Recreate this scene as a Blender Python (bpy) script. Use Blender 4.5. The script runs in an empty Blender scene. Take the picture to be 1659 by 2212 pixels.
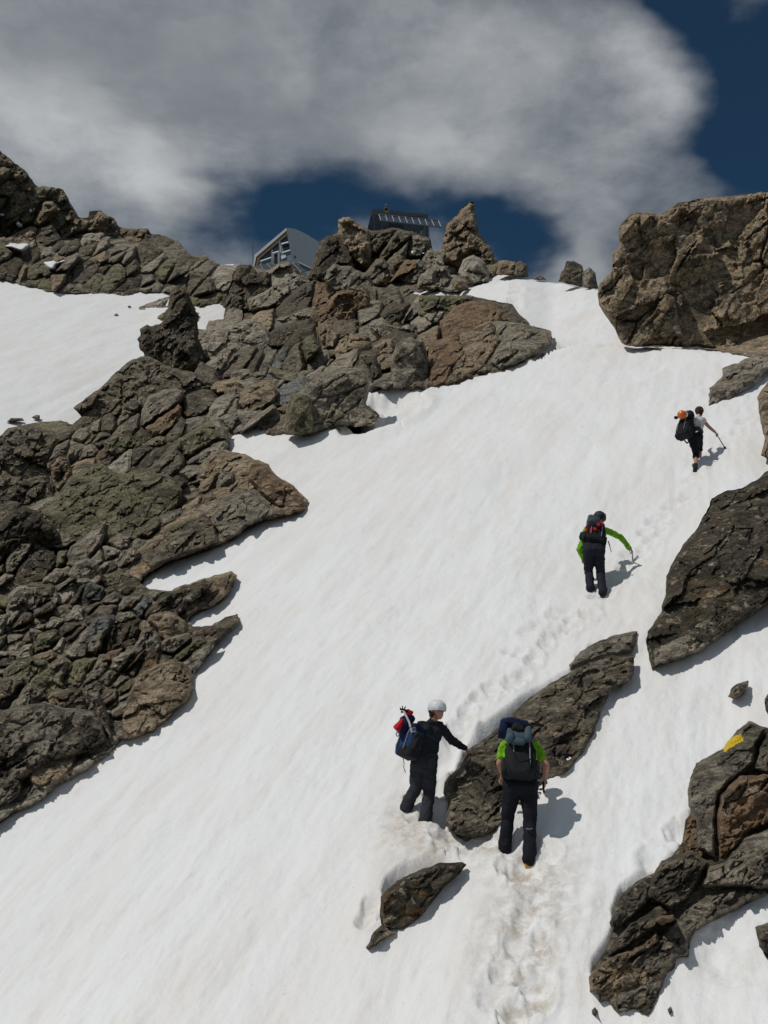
import bpy, math, random
import numpy as np
from mathutils import Vector, Matrix

scene = bpy.context.scene
# ------------------------------------------------------------------ camera
PITCH = math.radians(20)
FPX = 2268.0                      # focal length, in the units the outlines were measured in
CU, CV = 829.5, 1106.0
cd = bpy.data.cameras.new('camera')
cam = bpy.data.objects.new('camera', cd)
scene.collection.objects.link(cam)
cam.location = (0, 0, 0)
cam.rotation_euler = (math.radians(90) + PITCH, 0, 0)
cd.sensor_fit = 'VERTICAL'
cd.sensor_height = 24
cd.lens = 24 * FPX / 2212.0
cd.clip_start = 0.1
cd.clip_end = 5000
scene.camera = cam
# ------------------------------------------------------------------ light
SUN_AZ, SUN_EL = math.radians(-121), math.radians(54)
sdir = Vector((math.sin(SUN_AZ) * math.cos(SUN_EL), math.cos(SUN_AZ) * math.cos(SUN_EL), math.sin(SUN_EL)))
sl = bpy.data.lights.new('sun', 'SUN')
sl.energy = 3.3
sl.angle = math.radians(0.53)
sl.color = (1.0, 0.965, 0.90)
so = bpy.data.objects.new('sun', sl)
scene.collection.objects.link(so)
so.rotation_euler = sdir.to_track_quat('Z', 'Y').to_euler()

scene.view_settings.view_transform = 'Standard'
scene.view_settings.look = 'None'
scene.view_settings.exposure = -0.58
scene.view_settings.gamma = 1
scene.view_settings.use_curve_mapping = False
scene.cycles.max_bounces = 5
scene.cycles.diffuse_bounces = 3

CP, SP = math.cos(PITCH), math.sin(PITCH)

def rays(u, v):
    """direction with unit component along the lens axis, for measured points"""
    x = (np.asarray(u, float) - CU) / FPX
    y = (CV - np.asarray(v, float)) / FPX
    return np.stack([x, CP - y * SP, SP + y * CP], -1)

# ------------------------------------------------------------------ world: sky + cloud layer
world = bpy.data.worlds.new('World')
scene.world = world
world.use_nodes = True
wn = world.node_tree
for n in list(wn.nodes):
    wn.nodes.remove(n)

class NT:
    def __init__(s, t): s.t = t
    def n(s, typ, **kw):
        nd = s.t.nodes.new(typ)
        for k, v in kw.items():
            setattr(nd, k, v)
        return nd
    def l(s, a, b): s.t.links.new(a, b)
    def val(s, sock, x):
        if isinstance(x, (int, float, tuple, list)): sock.default_value = x
        else: s.l(x, sock)
    def math(s, op, a, b=0.0, c=0.0, clamp=False):
        nd = s.n('ShaderNodeMath', operation=op, use_clamp=clamp)
        s.val(nd.inputs[0], a); s.val(nd.inputs[1], b); s.val(nd.inputs[2], c)
        return nd.outputs[0]
    def vmath(s, op, a, b=None, out=0):
        nd = s.n('ShaderNodeVectorMath', operation=op)
        s.val(nd.inputs[0], a)
        if b is not None: s.val(nd.inputs[1], b)
        return nd.outputs[out]
    def smooth(s, x, a, b, c=0.0, d=1.0):
        nd = s.n('ShaderNodeMapRange', interpolation_type='SMOOTHSTEP')
        s.val(nd.inputs[0], x)
        for i, q in zip((1, 2, 3, 4), (a, b, c, d)): nd.inputs[i].default_value = q
        return nd.outputs[0]
    def noise(s, vec, scale, detail=5.0, rough=0.55, dist=0.0, col=False, dim='3D', lac=2.0):
        nd = s.n('ShaderNodeTexNoise', noise_dimensions=dim)
        if vec is not None: s.l(vec, nd.inputs['Vector'])
        nd.inputs['Scale'].default_value = scale
        nd.inputs['Detail'].default_value = detail
        nd.inputs['Roughness'].default_value = rough
        nd.inputs['Lacunarity'].default_value = lac
        nd.inputs['Distortion'].default_value = dist
        return nd.outputs['Color' if col else 'Fac']
    def mix(s, f, a, b, blend='MIX'):
        nd = s.n('ShaderNodeMix', data_type='RGBA', blend_type=blend)
        s.val(nd.inputs[0], f)
        for sock, x in ((nd.inputs[6], a), (nd.inputs[7], b)):
            if isinstance(x, (tuple, list)): sock.default_value = (*x[:3], 1)
            else: s.l(x, sock)
        return nd.outputs[2]

W = NT(wn)
tc = W.n('ShaderNodeTexCoord')
direction = tc.outputs['Generated']
sky = W.n('ShaderNodeTexSky', sky_type='NISHITA')
sky.sun_disc = False
sky.sun_elevation = SUN_EL
sky.sun_rotation = SUN_AZ % (2 * math.pi)
sky.altitude = 3000
sky.air_density = 0.8
sky.dust_density = 0.1
sky.ozone_density = 3.0
sepd = W.n('ShaderNodeSeparateXYZ'); W.l(direction, sepd.inputs[0])
zc = W.math('MAXIMUM', sepd.outputs[2], 0.06)
cmb = W.n('ShaderNodeCombineXYZ')
W.l(W.math('DIVIDE', sepd.outputs[0], zc), cmb.inputs[0])
W.l(W.math('DIVIDE', sepd.outputs[1], zc), cmb.inputs[1])
layer = cmb.outputs[0]           # position on a flat cloud deck overhead

def deck(u, v):
    r = rays(u, v)
    return np.array([r[0] / r[2], r[1] / r[2]])

warp = W.noise(layer, 2.2, 4, 0.6, col=True)
wv = W.vmath('SUBTRACT', warp, (0.5, 0.5, 0.5))
wscale = W.n('ShaderNodeVectorMath', operation='SCALE'); W.l(wv, wscale.inputs[0]); wscale.inputs['Scale'].default_value = 0.30
layer_w = W.vmath('ADD', layer, wscale.outputs[0])

def blob(u, v, ru, rv, amp, ang=0, power=1.0):
    """a soft patch of the cloud deck (hole or bank)"""
    c0 = deck(u, v)
    ca, sa = math.cos(math.radians(ang)), math.sin(math.radians(ang))
    e1 = deck(u + ru * ca, v + ru * sa) - c0
    e2 = deck(u - rv * sa, v + rv * ca) - c0
    M = np.linalg.inv(np.array([[e1[0], e2[0]], [e1[1], e2[1]]]))
    dlt = W.vmath('SUBTRACT', layer_w, (float(c0[0]), float(c0[1]), 0))
    a = W.vmath('DOT_PRODUCT', dlt, (float(M[0, 0]), float(M[0, 1]), 0), out=1)
    b = W.vmath('DOT_PRODUCT', dlt, (float(M[1, 0]), float(M[1, 1]), 0), out=1)
    q = W.math('ADD', W.math('MULTIPLY', a, a), W.math('MULTIPLY', b, b))
    e = W.math('POWER', 2.71828, W.math('MULTIPLY', q, -1.0))
    return W.math('MULTIPLY', e, amp)

def addall(lst):
    r = lst[0]
    for x in lst[1:]: r = W.math('ADD', r, x)
    return r

n1 = W.noise(layer, 2.6, 9, 0.62)
n2 = W.noise(layer, 5.5, 9, 0.64)
dens = addall([W.math('MULTIPLY', n1, 1.1), W.math('MULTIPLY', n2, 1.0),
               blob(650, 460, 120, 60, -0.75, -10), blob(590, 520, 130, 60, -0.6), blob(430, 550, 60, 30, -0.35),
               blob(700, 370, 110, 50, -0.3), blob(1060, 480, 110, 45, -0.72, 15), blob(1110, 570, 50, 40, -0.5), blob(860, 480, 130, 38, -0.6), blob(930, 350, 190, 50, 0.35), blob(400, 440, 90, 80, 0.35), blob(1240, 560, 60, 80, 0.5),
               blob(1640, 130, 150, 260, -1.0), blob(1640, 370, 110, 120, -0.85, 20), blob(1440, 10, 110, 50, -0.7, 30), blob(1560, 330, 70, 60, -0.3),
               blob(1640, 20, 60, 60, 0.55), blob(1400, 170, 130, 90, 0.3), blob(350, 430, 130, 90, 0.3), blob(1230, 500, 70, 120, 0.35),
               blob(300, 150, 600, 220, 0.5), blob(1000, 260, 400, 160, 0.3)])
mask = W.smooth(dens, 0.50, 1.75)
n3 = W.noise(layer_w, 2.0, 6, 0.55)
n4 = W.noise(layer_w, 6.5, 6, 0.6)
bright = addall([W.math('MULTIPLY', n3, 0.55), W.math('MULTIPLY', n4, 0.45),
                 blob(230, 330, 230, 110, 0.28, 25), blob(1380, 150, 190, 130, 0.25), blob(980, 80, 200, 90, 0.10), blob(1150, 300, 260, 90, 0.12),
                 blob(150, 100, 330, 120, -0.16), blob(330, 260, 150, 60, -0.10), blob(680, 250, 110, 90, -0.12)])
cr = W.smooth(bright, 0.28, 1.0)
CK = 10.0
ccol = W.mix(cr, (0.32 * CK, 0.355 * CK, 0.385 * CK), (0.90 * CK, 0.92 * CK, 0.94 * CK))
hs = W.n('ShaderNodeHueSaturation'); hs.inputs['Saturation'].default_value = 1.08; hs.inputs['Value'].default_value = 0.68
W.l(sky.outputs[0], hs.inputs['Color'])
tint = W.mix(1.0, hs.outputs[0], (0.72, 1.0, 0.92), 'MULTIPLY')
skymix = W.mix(mask, tint, ccol)
# below the horizon: the hazy valley
below = W.smooth(sepd.outputs[2], -0.06, 0.04)
skymix = W.mix(below, (0.09 * CK, 0.10 * CK, 0.11 * CK), skymix)
bg = W.n('ShaderNodeBackground'); bg.inputs['Strength'].default_value = 0.1
W.l(skymix, bg.inputs[0])
wo = W.n('ShaderNodeOutputWorld'); W.l(bg.outputs[0], wo.inputs[0])

# ------------------------------------------------------------------ numpy noise
def _h(ix, iy, seed):
    h = (ix.astype(np.int64) * 374761393 + iy.astype(np.int64) * 668265263 + int(seed) * 1442695041) & 0xFFFFFFFF
    h = ((h ^ (h >> 13)) * 1274126177) & 0xFFFFFFFF
    h = ((h ^ (h >> 16)) * 2246822519) & 0xFFFFFFFF
    return ((h ^ (h >> 15)) & 0xFFFFFF) / float(0x1000000)

def vnoise(x, y, seed=0):
    ix, iy = np.floor(x), np.floor(y)
    fx, fy = x - ix, y - iy
    fx = fx * fx * fx * (fx * (fx * 6 - 15) + 10); fy = fy * fy * fy * (fy * (fy * 6 - 15) + 10)
    a = _h(ix, iy, seed); b = _h(ix + 1, iy, seed); c = _h(ix, iy + 1, seed); d = _h(ix + 1, iy + 1, seed)
    return (a + (b - a) * fx) * (1 - fy) + (c + (d - c) * fx) * fy - 0.5

def fbm(x, y, seed=0, octv=4, gain=0.5):
    r = 0; a = 1.0
    for i in range(octv):
        ca, sa = math.cos(0.6 * i), math.sin(0.6 * i)
        r = r + a * vnoise((x * ca - y * sa) * 2 ** i + 17.3 * i, (x * sa + y * ca) * 2 ** i - 9.1 * i, seed + 31 * i)
        a *= gain
    return r

def facets(x, y, seed=0):
    """broken plates: every cell is a tilted plane at its own height; returns height, distance-to-joint"""
    ix, iy = np.floor(x), np.floor(y)
    f1 = np.full(x.shape, 9.0); f2 = np.full(x.shape, 9.0); hh = np.zeros(x.shape)
    for dx in (-1, 0, 1):
        for dy in (-1, 0, 1):
            jx, jy = ix + dx, iy + dy
            px = jx + _h(jx, jy, seed); py = jy + _h(jx, jy, seed + 7)
            ex, ey = x - px, y - py
            d = ex * ex + ey * ey
            val = _h(jx, jy, seed + 13) - 0.5 + ex * (_h(jx, jy, seed + 19) - 0.5) * 1.8 + ey * (_h(jx, jy, seed + 23) - 0.5) * 1.8
            near = d < f1
            f2 = np.where(near, f1, np.minimum(f2, d))
            hh = np.where(near, val, hh)
            f1 = np.where(near, d, f1)
    return hh, np.sqrt(f2) - np.sqrt(f1)

# ------------------------------------------------------------------ object helpers
root = scene.collection

def link(name, me, mat=None, parent=None):
    o = bpy.data.objects.new(name, me)
    root.objects.link(o)
    if mat: me.materials.append(mat)
    if parent: o.parent = parent
    return o

def tag(o, label=None, cat=None, group=None, kind=None):
    if label: o['label'] = label
    if cat: o['category'] = cat
    if group: o['group'] = group
    if kind: o['kind'] = kind
    return o

def empty(name, loc, label, cat, group=None):
    o = bpy.data.objects.new(name, None)
    root.objects.link(o)
    o.location = loc
    o.empty_display_size = 0.2
    return tag(o, label, cat, group)

def mesh_np(name, verts, quads, smooth=False):
    me = bpy.data.meshes.new(name)
    verts = np.ascontiguousarray(verts, dtype=np.float32); quads = np.ascontiguousarray(quads, dtype=np.int32)
    me.vertices.add(len(verts)); me.vertices.foreach_set('co', verts.ravel())
    k = quads.shape[1]
    me.loops.add(quads.size); me.loops.foreach_set('vertex_index', quads.ravel())
    me.polygons.add(len(quads))
    me.polygons.foreach_set('loop_start', np.arange(0, quads.size, k, dtype=np.int32))
    me.polygons.foreach_set('loop_total', np.full(len(quads), k, dtype=np.int32))
    me.polygons.foreach_set('use_smooth', np.full(len(quads), bool(smooth)))
    me.update(calc_edges=True); me.validate()
    return me

# ------------------------------------------------------------------ materials
def new_mat(name, rough=0.9, spec=0.3):
    m = bpy.data.materials.new(name); m.use_nodes = True
    t = NT(m.node_tree)
    b = m.node_tree.nodes['Principled BSDF']
    b.inputs['Roughness'].default_value = rough
    b.inputs['Specular IOR Level'].default_value = spec
    return m, t, b

def rock_mat(name, base, alt, rust=0.25, lichen=0.2, scale=1.0, dark=0.72):
    m, t, b = new_mat(name, 0.92, 0.2)
    g = t.n('ShaderNodeNewGeometry')
    oi = t.n('ShaderNodeObjectInfo')
    off = t.n('ShaderNodeVectorMath', operation='SCALE'); off.inputs[0].default_value = (7.1, 3.3, 5.7); t.l(oi.outputs['Random'], off.inputs['Scale'])
    pos = t.vmath('ADD', g.outputs['Position'], off.outputs[0])
    # bedding: coordinates squeezed across the dip so that bands run along it
    mp = t.n('ShaderNodeMapping'); mp.inputs['Rotation'].default_value = (0, math.radians(38), math.radians(12)); mp.inputs['Scale'].default_value = (0.75, 1.0, 1.6)
    t.l(pos, mp.inputs[0])
    bed = mp.outputs[0]
    band = t.noise(bed, 1.9 * scale, 10, 0.74, 0.8)
    blot = t.noise(pos, 0.9 * scale, 7, 0.66, 0.3)
    fine = t.noise(bed, 11.0 * scale, 6, 0.75)
    speck = t.noise(pos, 34.0 * scale, 3, 0.7)
    c = t.mix(t.smooth(band, 0.42, 0.58), base, alt)
    blot2 = t.noise(bed, 2.6 * scale, 8, 0.72, 0.5)
    c = t.mix(t.math('MULTIPLY', t.smooth(blot, 0.50, 0.60), dark), c, (0.040, 0.035, 0.028))
    c = t.mix(t.math('MULTIPLY', t.smooth(blot2, 0.53, 0.60), dark * 0.9), c, (0.045, 0.040, 0.032))
    nr = t.noise(bed, 1.05 * scale, 7, 0.7, 1.0)
    c = t.mix(t.math('MULTIPLY', t.smooth(nr, 0.56, 0.68), rust), c, (0.27, 0.15, 0.06))
    nl = t.noise(pos, 2.7 * scale, 8, 0.75)
    c = t.mix(t.math('MULTIPLY', t.smooth(nl, 0.52, 0.66), lichen), c, (0.20, 0.185, 0.075))
    npale = t.noise(pos, 3.9 * scale, 6, 0.75, 0.4)
    c = t.mix(t.math('MULTIPLY', t.smooth(npale, 0.55, 0.63), 0.8), c, (0.47, 0.40, 0.30))
    var = t.math('MAXIMUM', t.math('ADD', t.math('MULTIPLY', fine, 2.3), t.math('ADD', t.math('MULTIPLY', speck, 1.2), -0.82)), 0.12)
    var = t.math('POWER', var, 1.35)
    var = t.math('MULTIPLY', var, t.math('ADD', 1.0, t.math('MULTIPLY', oi.outputs['Random'], 0.3)))
    gr = t.n('ShaderNodeCombineColor')
    for i in range(3): t.l(var, gr.inputs[i])
    c = t.mix(1.0, c, gr.outputs[0], 'MULTIPLY')
    t.l(c, b.inputs['Base Color'])
    bump = t.n('ShaderNodeBump'); bump.inputs['Strength'].default_value = 1.0; bump.inputs['Distance'].default_value = 0.20 / scale
    hsum = t.math('ADD', t.math('MULTIPLY', band, 0.8), t.math('ADD', t.math('MULTIPLY', fine, 0.5), t.math('MULTIPLY', speck, 0.12)))
    t.l(hsum, bump.inputs['Height']); t.l(bump.outputs[0], b.inputs['Normal'])
    return m

ROCKS = {}
def rm(tone, far=False):
    key = (tone, far)
    if key not in ROCKS:
        P = {'grey': ((0.19, 0.165, 0.128), (0.42, 0.365, 0.285), 0.5, 0.2),
             'tan': ((0.23, 0.175, 0.112), (0.48, 0.37, 0.25), 0.9, 0.12),
             'rust': ((0.19, 0.12, 0.072), (0.36, 0.24, 0.145), 0.85, 0.1),
             'dark': ((0.10, 0.084, 0.062), (0.27, 0.225, 0.165), 0.6, 0.3),
             'black': ((0.060, 0.051, 0.038), (0.145, 0.120, 0.086), 0.7, 0.3),
             'mossy': ((0.145, 0.132, 0.075), (0.29, 0.262, 0.165), 0.4, 0.65),
             'blue': ((0.13, 0.132, 0.125), (0.24, 0.24, 0.225), 0.25, 0.15),
             'pale': ((0.28, 0.245, 0.19), (0.53, 0.465, 0.37), 0.4, 0.15)}[tone]
        ROCKS[key] = rock_mat('rock_' + tone + ('_distant' if far else ''), P[0], P[1], P[2], P[3], 0.45 if far else 1.3)
    return ROCKS[key]
# ------------------------------------------------------------------ ground the rocks and snow share
def w_main(u, v):
    x = (np.asarray(u, float) - CU) / FPX; y = (CV - np.asarray(v, float)) / FPX
    w = (0.30 + 0.25 * x - y) / 8.2
    k = 0.0016
    a = w / k; b = 0.0104 / k
    mx = np.maximum(a, b)
    return k * (mx + np.log(np.exp(a - mx) + np.exp(b - mx)))

def crest(u):
    return np.interp(u, [1100, 1160, 1240, 1350, 1430, 1600, 1700, 2100], [800, 772, 746, 746, 749, 764, 775, 800])

def d_main(u, v):
    d = 1.0 / w_main(u, v)
    s = np.clip((crest(u) - v) / 5.0, 0, 1) * np.clip((np.asarray(u, float) - 1120) / 80.0, 0, 1)
    return d + 3.5 * s * s * (3 - 2 * s)

_A = np.linalg.solve(np.array([[0, 930, 1], [0, 600, 1], [400, 640, 1]], float), np.array([1 / 62.0, 1 / 108.0, 1 / 100.0]))
def d_left(u, v):
    w = _A[0] * np.asarray(u, float) + _A[1] * np.asarray(v, float) + _A[2]
    return 1.0 / np.maximum(w, 1 / 135.0)

GROUND = {'main': d_main, 'left': d_left}

def world_pt(u, v, d):
    return rays(u, v) * np.asarray(d)[..., None]

def Z(pts, ox, oy, s):
    return [(ox + x * s, oy + y * s) for x, y in pts]
ZA = lambda p: Z(p, 0, 864, .4231)
ZB = lambda p: Z(p, 0, 1242, .2930)
ZC = lambda p: Z(p, 0, 918, .2930)
ZD = lambda p: Z(p, 432, 540, .2604)
Z3 = lambda p: Z(p, 1188, 378, .2838)
Z5 = lambda p: Z(p, 1026, 810, .3815)
Z6 = lambda p: Z(p, 756, 1350, .3906)
Z7 = lambda p: Z(p, 1188, 1458, .3408)
Z1 = lambda p: Z(p, 0, 270, .358)
Z2 = lambda p: Z(p, 432, 378, .4882)

M_LEFT = ([(-420, 1960), (-420, 950)] + [(0, 947), (7, 943), (50, 918), (90, 911), (143, 911), (154, 918), (177, 900), (177, 886), (158, 882), (215, 839), (251, 803), (286, 775), (311, 768), (301, 732),
    (303, 713), (340, 690), (358, 672), (366, 645), (379, 622), (405, 632), (419, 662), (430, 700), (455, 692), (486, 690), (494, 640), (503, 603), (512, 574), (530, 571), (578, 583), (598, 573), (627, 568), (645, 585), (666, 598),
    (691, 524), (705, 512), (731, 503), (732, 473), (754, 473), (793, 495), (813, 499), (847, 495), (871, 497), (930, 516), (935, 541), (951, 545), (975, 520), (1020, 520), (1050, 535), (1067, 550), (1072, 563), (1115, 566), (1135, 575), (1140, 597),
    (1100, 596), (1057, 596), (1059, 612), (1023, 617), (1013, 628), (960, 630), (896, 627), (880, 634), (920, 636), (1018, 641), (1106, 658), (1115, 673), (1130, 692), (1145, 702), (1189, 717), (1192, 741), (1157, 750), (1155, 772), (1081, 801),
    (1032, 810), (984, 828), (930, 842), (901, 837), (871, 841), (837, 846), (823, 840), (796, 846), (793, 873), (818, 895), (816, 911), (798, 918), (725, 923), (647, 940), (603, 945), (588, 947), (558, 926), (540, 929), (525, 936), (503, 949), (487, 974), (529, 984),
    (580, 1006), (592, 1027), (635, 1052), (662, 1082), (658, 1099), (622, 1112), (571, 1120), (529, 1141), (512, 1158), (478, 1175), (423, 1192), (360, 1213), (322, 1234), (300, 1257), (322, 1272), (368, 1276), (415, 1262), (457, 1249), (499, 1236), (512, 1245),
    (494, 1281), (461, 1306), (423, 1319), (404, 1342), (415, 1353), (457, 1353), (487, 1336), (512, 1329), (516, 1342), (501, 1357), (468, 1387), (440, 1429), (419, 1450), (421, 1473), (404, 1509), (366, 1547), (330, 1577), (262, 1602), (237, 1624), (161, 1666), (97, 1712), (0, 1776), (-60, 1820)])
M_UPLEFT = [(-420, 150), (-200, 230), (-60, 300), (0, 325), (32, 352), (54, 370), (68, 388), (80, 402), (97, 402), (136, 411), (154, 442), (172, 469), (191, 469), (193, 456), (218, 454), (229, 463), (247, 474), (254, 488), (279, 495), (319, 494), (326, 506), (358, 510),
    (383, 517), (404, 546), (422, 553), (444, 547), (453, 563), (490, 574), (520, 570), (540, 600), (540, 640), (490, 668), (483, 657), (422, 665), (365, 632), (301, 630), (268, 639), (229, 632), (132, 633), (57, 617), (25, 608), (0, 600), (-420, 590)]
M_RIGHT = Z7([(1382, 340), (1260, 290), (1170, 370), (1090, 470), (1000, 520), (930, 560), (890, 650), (875, 740), (880, 830), (900, 870), (860, 920), (840, 1060), (770, 1150), (710, 1180), (660, 1260), (580, 1290), (500, 1350), (430, 1400), (375, 1570), (400, 1630), (350, 1750), (270, 1860), (245, 1910), (255, 2010), (310, 2020), (310, 2080), (360, 2060), (430, 2150), (530, 2120), (620, 2160), (690, 2040), (740, 1900), (790, 1860), (800, 1800), (880, 1790), (895, 1670), (920, 1620), (1080, 1540), (1200, 1480), (1320, 1410), (1382, 1390), (1700, 1300), (2300, 1120), (2400, 250), (1800, 260)])

def inside_dist(px, py, poly):
    x0, y0 = poly[:, 0], poly[:, 1]
    x1, y1 = np.roll(x0, -1), np.roll(y0, -1)
    ins = np.zeros(px.shape, bool); best = np.full(px.shape, 1e18); bx = px.copy(); by = py.copy()
    for a, b, c, d in zip(x0, y0, x1, y1):
        if b != d:
            cr = ((b > py) != (d > py)) & (px < (c - a) * (py - b) / (d - b) + a)
            ins ^= cr
        L = (c - a) ** 2 + (d - b) ** 2 + 1e-12
        t = np.clip(((px - a) * (c - a) + (py - b) * (d - b)) / L, 0, 1)
        qx, qy = a + t * (c - a), b + t * (d - b)
        e = (px - qx) ** 2 + (py - qy) ** 2
        m = e < best
        best = np.where(m, e, best); bx = np.where(m, qx, bx); by = np.where(m, qy, by)
    return ins, np.sqrt(best), bx, by

# ------------------------------------------------------------------ snow slopes
def snow_mat(name, pits=True):
    m, t, b = new_mat(name, 0.75, 0.15)
    g = t.n('ShaderNodeNewGeometry')
    pos = g.outputs['Position']
    # stretch along the fall line
    mp = t.n('ShaderNodeMapping', vector_type='TEXTURE')
    mp.inputs['Rotation'].default_value = (0, 0, math.atan2(-0.745, -0.30))
    mp.inputs['Scale'].default_value = (6.0, 1.0, 3.0)
    t.l(pos, mp.inputs[0])
    st = mp.outputs[0]
    streak = t.noise(st, 1.6, 7, 0.62, 0.4)
    streak2 = t.noise(st, 0.55, 4, 0.55, 0.5)
    patch = t.noise(pos, 0.22, 5, 0.6)
    grain = t.noise(pos, 9.0, 4, 0.65)
    c = t.mix(t.math('MULTIPLY', t.smooth(streak, 0.42, 0.78), 0.75), (0.86, 0.865, 0.87), (0.80, 0.765, 0.73))
    st3 = t.noise(st, 5.5, 6, 0.7, 0.8)
    c = t.mix(t.math('MULTIPLY', t.smooth(st3, 0.5, 0.75), 0.5), c, (0.72, 0.675, 0.63))
    c = t.mix(t.math('MULTIPLY', t.smooth(streak2, 0.45, 0.70), 0.4), c, (0.775, 0.73, 0.69))
    c = t.mix(t.math('MULTIPLY', t.smooth(patch, 0.5, 0.7), 0.5), c, (0.83, 0.79, 0.755))
    at = t.n('ShaderNodeAttribute', attribute_name='dirt')
    dn = t.math('MULTIPLY', at.outputs['Fac'], t.smooth(t.noise(pos, 5.0, 6, 0.7), 0.35, 0.65))
    c = t.mix(t.math('MINIMUM', dn, 0.85), c, (0.47, 0.41, 0.33))
    spk = t.noise(pos, 26.0, 2, 0.5)
    c = t.mix(t.math('MULTIPLY', t.smooth(spk, 0.70, 0.78), 0.35), c, (0.33, 0.28, 0.23))
    t.l(c, b.inputs['Base Color'])
    bump = t.n('ShaderNodeBump'); bump.inputs['Strength'].default_value = 0.55; bump.inputs['Distance'].default_value = 0.06
    t.l(t.math('ADD', t.math('MULTIPLY', streak, 0.9), t.math('MULTIPLY', grain, 0.45)), bump.inputs['Height'])
    t.l(bump.outputs[0], b.inputs['Normal'])
    return m

SNOW = snow_mat('snow')
FL = np.array([-0.30, -0.745]); FL = FL / np.linalg.norm(FL)     # fall line, in plan
RNG = np.random.default_rng(5)

def trail(pts, step, jit, rad, dep, dirt):
    out = []
    for (a, b) in zip(pts[:-1], pts[1:]):
        L = math.hypot(b[0] - a[0], b[1] - a[1]); n = max(1, int(L / step))
        for i in range(n):
            f = i / n
            out.append((a[0] + (b[0] - a[0]) * f + RNG.normal() * jit, a[1] + (b[1] - a[1]) * f + RNG.normal() * jit, rad * RNG.uniform(.75, 1.25), dep * RNG.uniform(.6, 1.2), dirt))
    return out

PITS = []
PITS += trail([(1125, 2230), (1180, 2100), (1150, 2010), (1170, 1930), (1150, 1885)], 31, 13, 0.125, 0.14, 0.9)
PITS += trail([(1085, 2230), (1100, 2100), (1120, 1960), (1060, 1860)], 40, 22, 0.14, 0.07, 0.45)
PITS += trail([(1180, 1890), (1060, 1845), (930, 1830), (890, 1790), (870, 1750)], 20, 12, 0.13, 0.09, 0.6)
PITS += trail([(990, 1610), (1040, 1540), (1110, 1480), (1190, 1400), (1250, 1330), (1290, 1295)], 17, 9, 0.12, 0.085, 0.4)
PITS += trail([(1100, 1440), (1180, 1350), (1250, 1290)], 18, 14, 0.12, 0.04, 0.28)
PITS += trail([(1310, 1280), (1360, 1190), (1420, 1110), (1500, 1030)], 15, 6, 0.13, 0.07, 0.35)
PITS += trail([(1330, 1250), (1410, 1150), (1470, 1060)], 17, 10, 0.12, 0.035, 0.25)
PITS += trail([(1515, 1010), (1560, 960), (1620, 900)], 13, 6, 0.13, 0.05, 0.25)
PITS += trail([(1110, 770), (1160, 768), (1210, 745), (1250, 735)], 8, 4, 0.3, 0.22, 0.5)
PITS += trail([(1125, 745), (1110, 690), (1120, 640), (1110, 610)], 8, 3, 0.35, 0.25, 0.45)
# larger hollows melted out beside the rocks:  u, v, radius m, depth m, dirt
PITS += [(952, 1720, .24, .26, .1), (960, 1665, .22, .22, .05), (962, 1775, .25, .30, .2), (990, 1808, .26, .24, .3), (1030, 1818, .26, .2, .25), (990, 1630, .2, .15, 0),
         (803, 1990, .10, .08, .35), (790, 2025, .10, .08, .4), (1140, 1905, .2, .16, .7),
         (1480, 1800, .16, .08, .1), (1408, 1875, .15, .06, .1),
         (905, 1815, .35, .02, .9), (950, 1832, .35, .02, .9), (1130, 1905, .3, .02, .9), (1150, 2010, .35, .02, .9), (1165, 1945, .35, .02, .8), (1130, 2120, .35, .02, .7), (1060, 1850, .3, .02, .7), (870, 1790, .3, .02, .5), (820, 900, 1.2, .7, .2), (855, 860, 1.0, .6, .2),
         (1590, 2070, .3, .06, .2)]

def snow_relief(P, seed, far=1.0):
    """vertical displacement of the snow and its dirt, from plan coordinates"""
    X, Y = P[:, 0], P[:, 1]
    a = X * FL[0] + Y * FL[1]; c = -X * FL[1] + Y * FL[0]
    z = 0.34 * fbm(X / 6.5, Y / 6.5, seed, 3) * far
    z += 0.065 * fbm(c / 1.1, a / 5.0, seed + 3, 4, 0.55)
    z += 0.034 * fbm(c / 0.42, a / 0.95, seed + 9, 4, 0.6)
    z += 0.011 * fbm(c / 0.13, a / 0.17, seed + 19, 2, 0.6)
    z -= 0.035 * np.abs(fbm(c / 0.55, a / 9.0, seed + 15, 3))
    return z

CENTRAL = Z6([(1200, 270), (1080, 340), (960, 430), (880, 510), (780, 600), (640, 700), (600, 780), (520, 870), (520, 930), (545, 990), (525, 1100), (560, 1150), (680, 1175), (760, 1165), (820, 1130), (940, 1040), (1090, 885), (1200, 820), (1290, 720), (1340, 620), (1400, 450), (1450, 360), (1550, 310), (1575, 270), (1570, 170), (1430, 170), (1310, 215)])
DARKB = Z5([(2350, 470), (1900, 500), (1659, 540), (1590, 600), (1510, 640), (1430, 650), (1340, 700), (1310, 780), (1240, 890), (1180, 960), (1110, 1080), (1080, 1160), (1080, 1240), (1050, 1350), (980, 1450), (965, 1500), (985, 1590), (1000, 1665), (1130, 1620), (1280, 1560), (1440, 1450), (1570, 1360), (1659, 1300), (1900, 1180), (2350, 900)])
RAGGED = Z3([(1310, 1470), (1380, 1440), (1480, 1410), (1560, 1370), (1700, 1360), (1900, 1380), (1800, 1440), (1659, 1480), (1560, 1570), (1450, 1650), (1200, 1780), (1210, 1620), (1320, 1530)])
THINS = Z6([(1215, 245), (1210, 220), (1270, 150), (1330, 110), (1400, 80), (1470, 55), (1560, 35), (1595, 35), (1580, 90), (1560, 150), (1430, 170), (1320, 210)])
OVAL = Z6([(165, 1540), (170, 1500), (260, 1410), (400, 1350), (500, 1315), (620, 1310), (645, 1325), (590, 1390), (520, 1450), (430, 1570), (370, 1650), (300, 1700), (230, 1700), (180, 1680), (165, 1610)])
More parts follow.
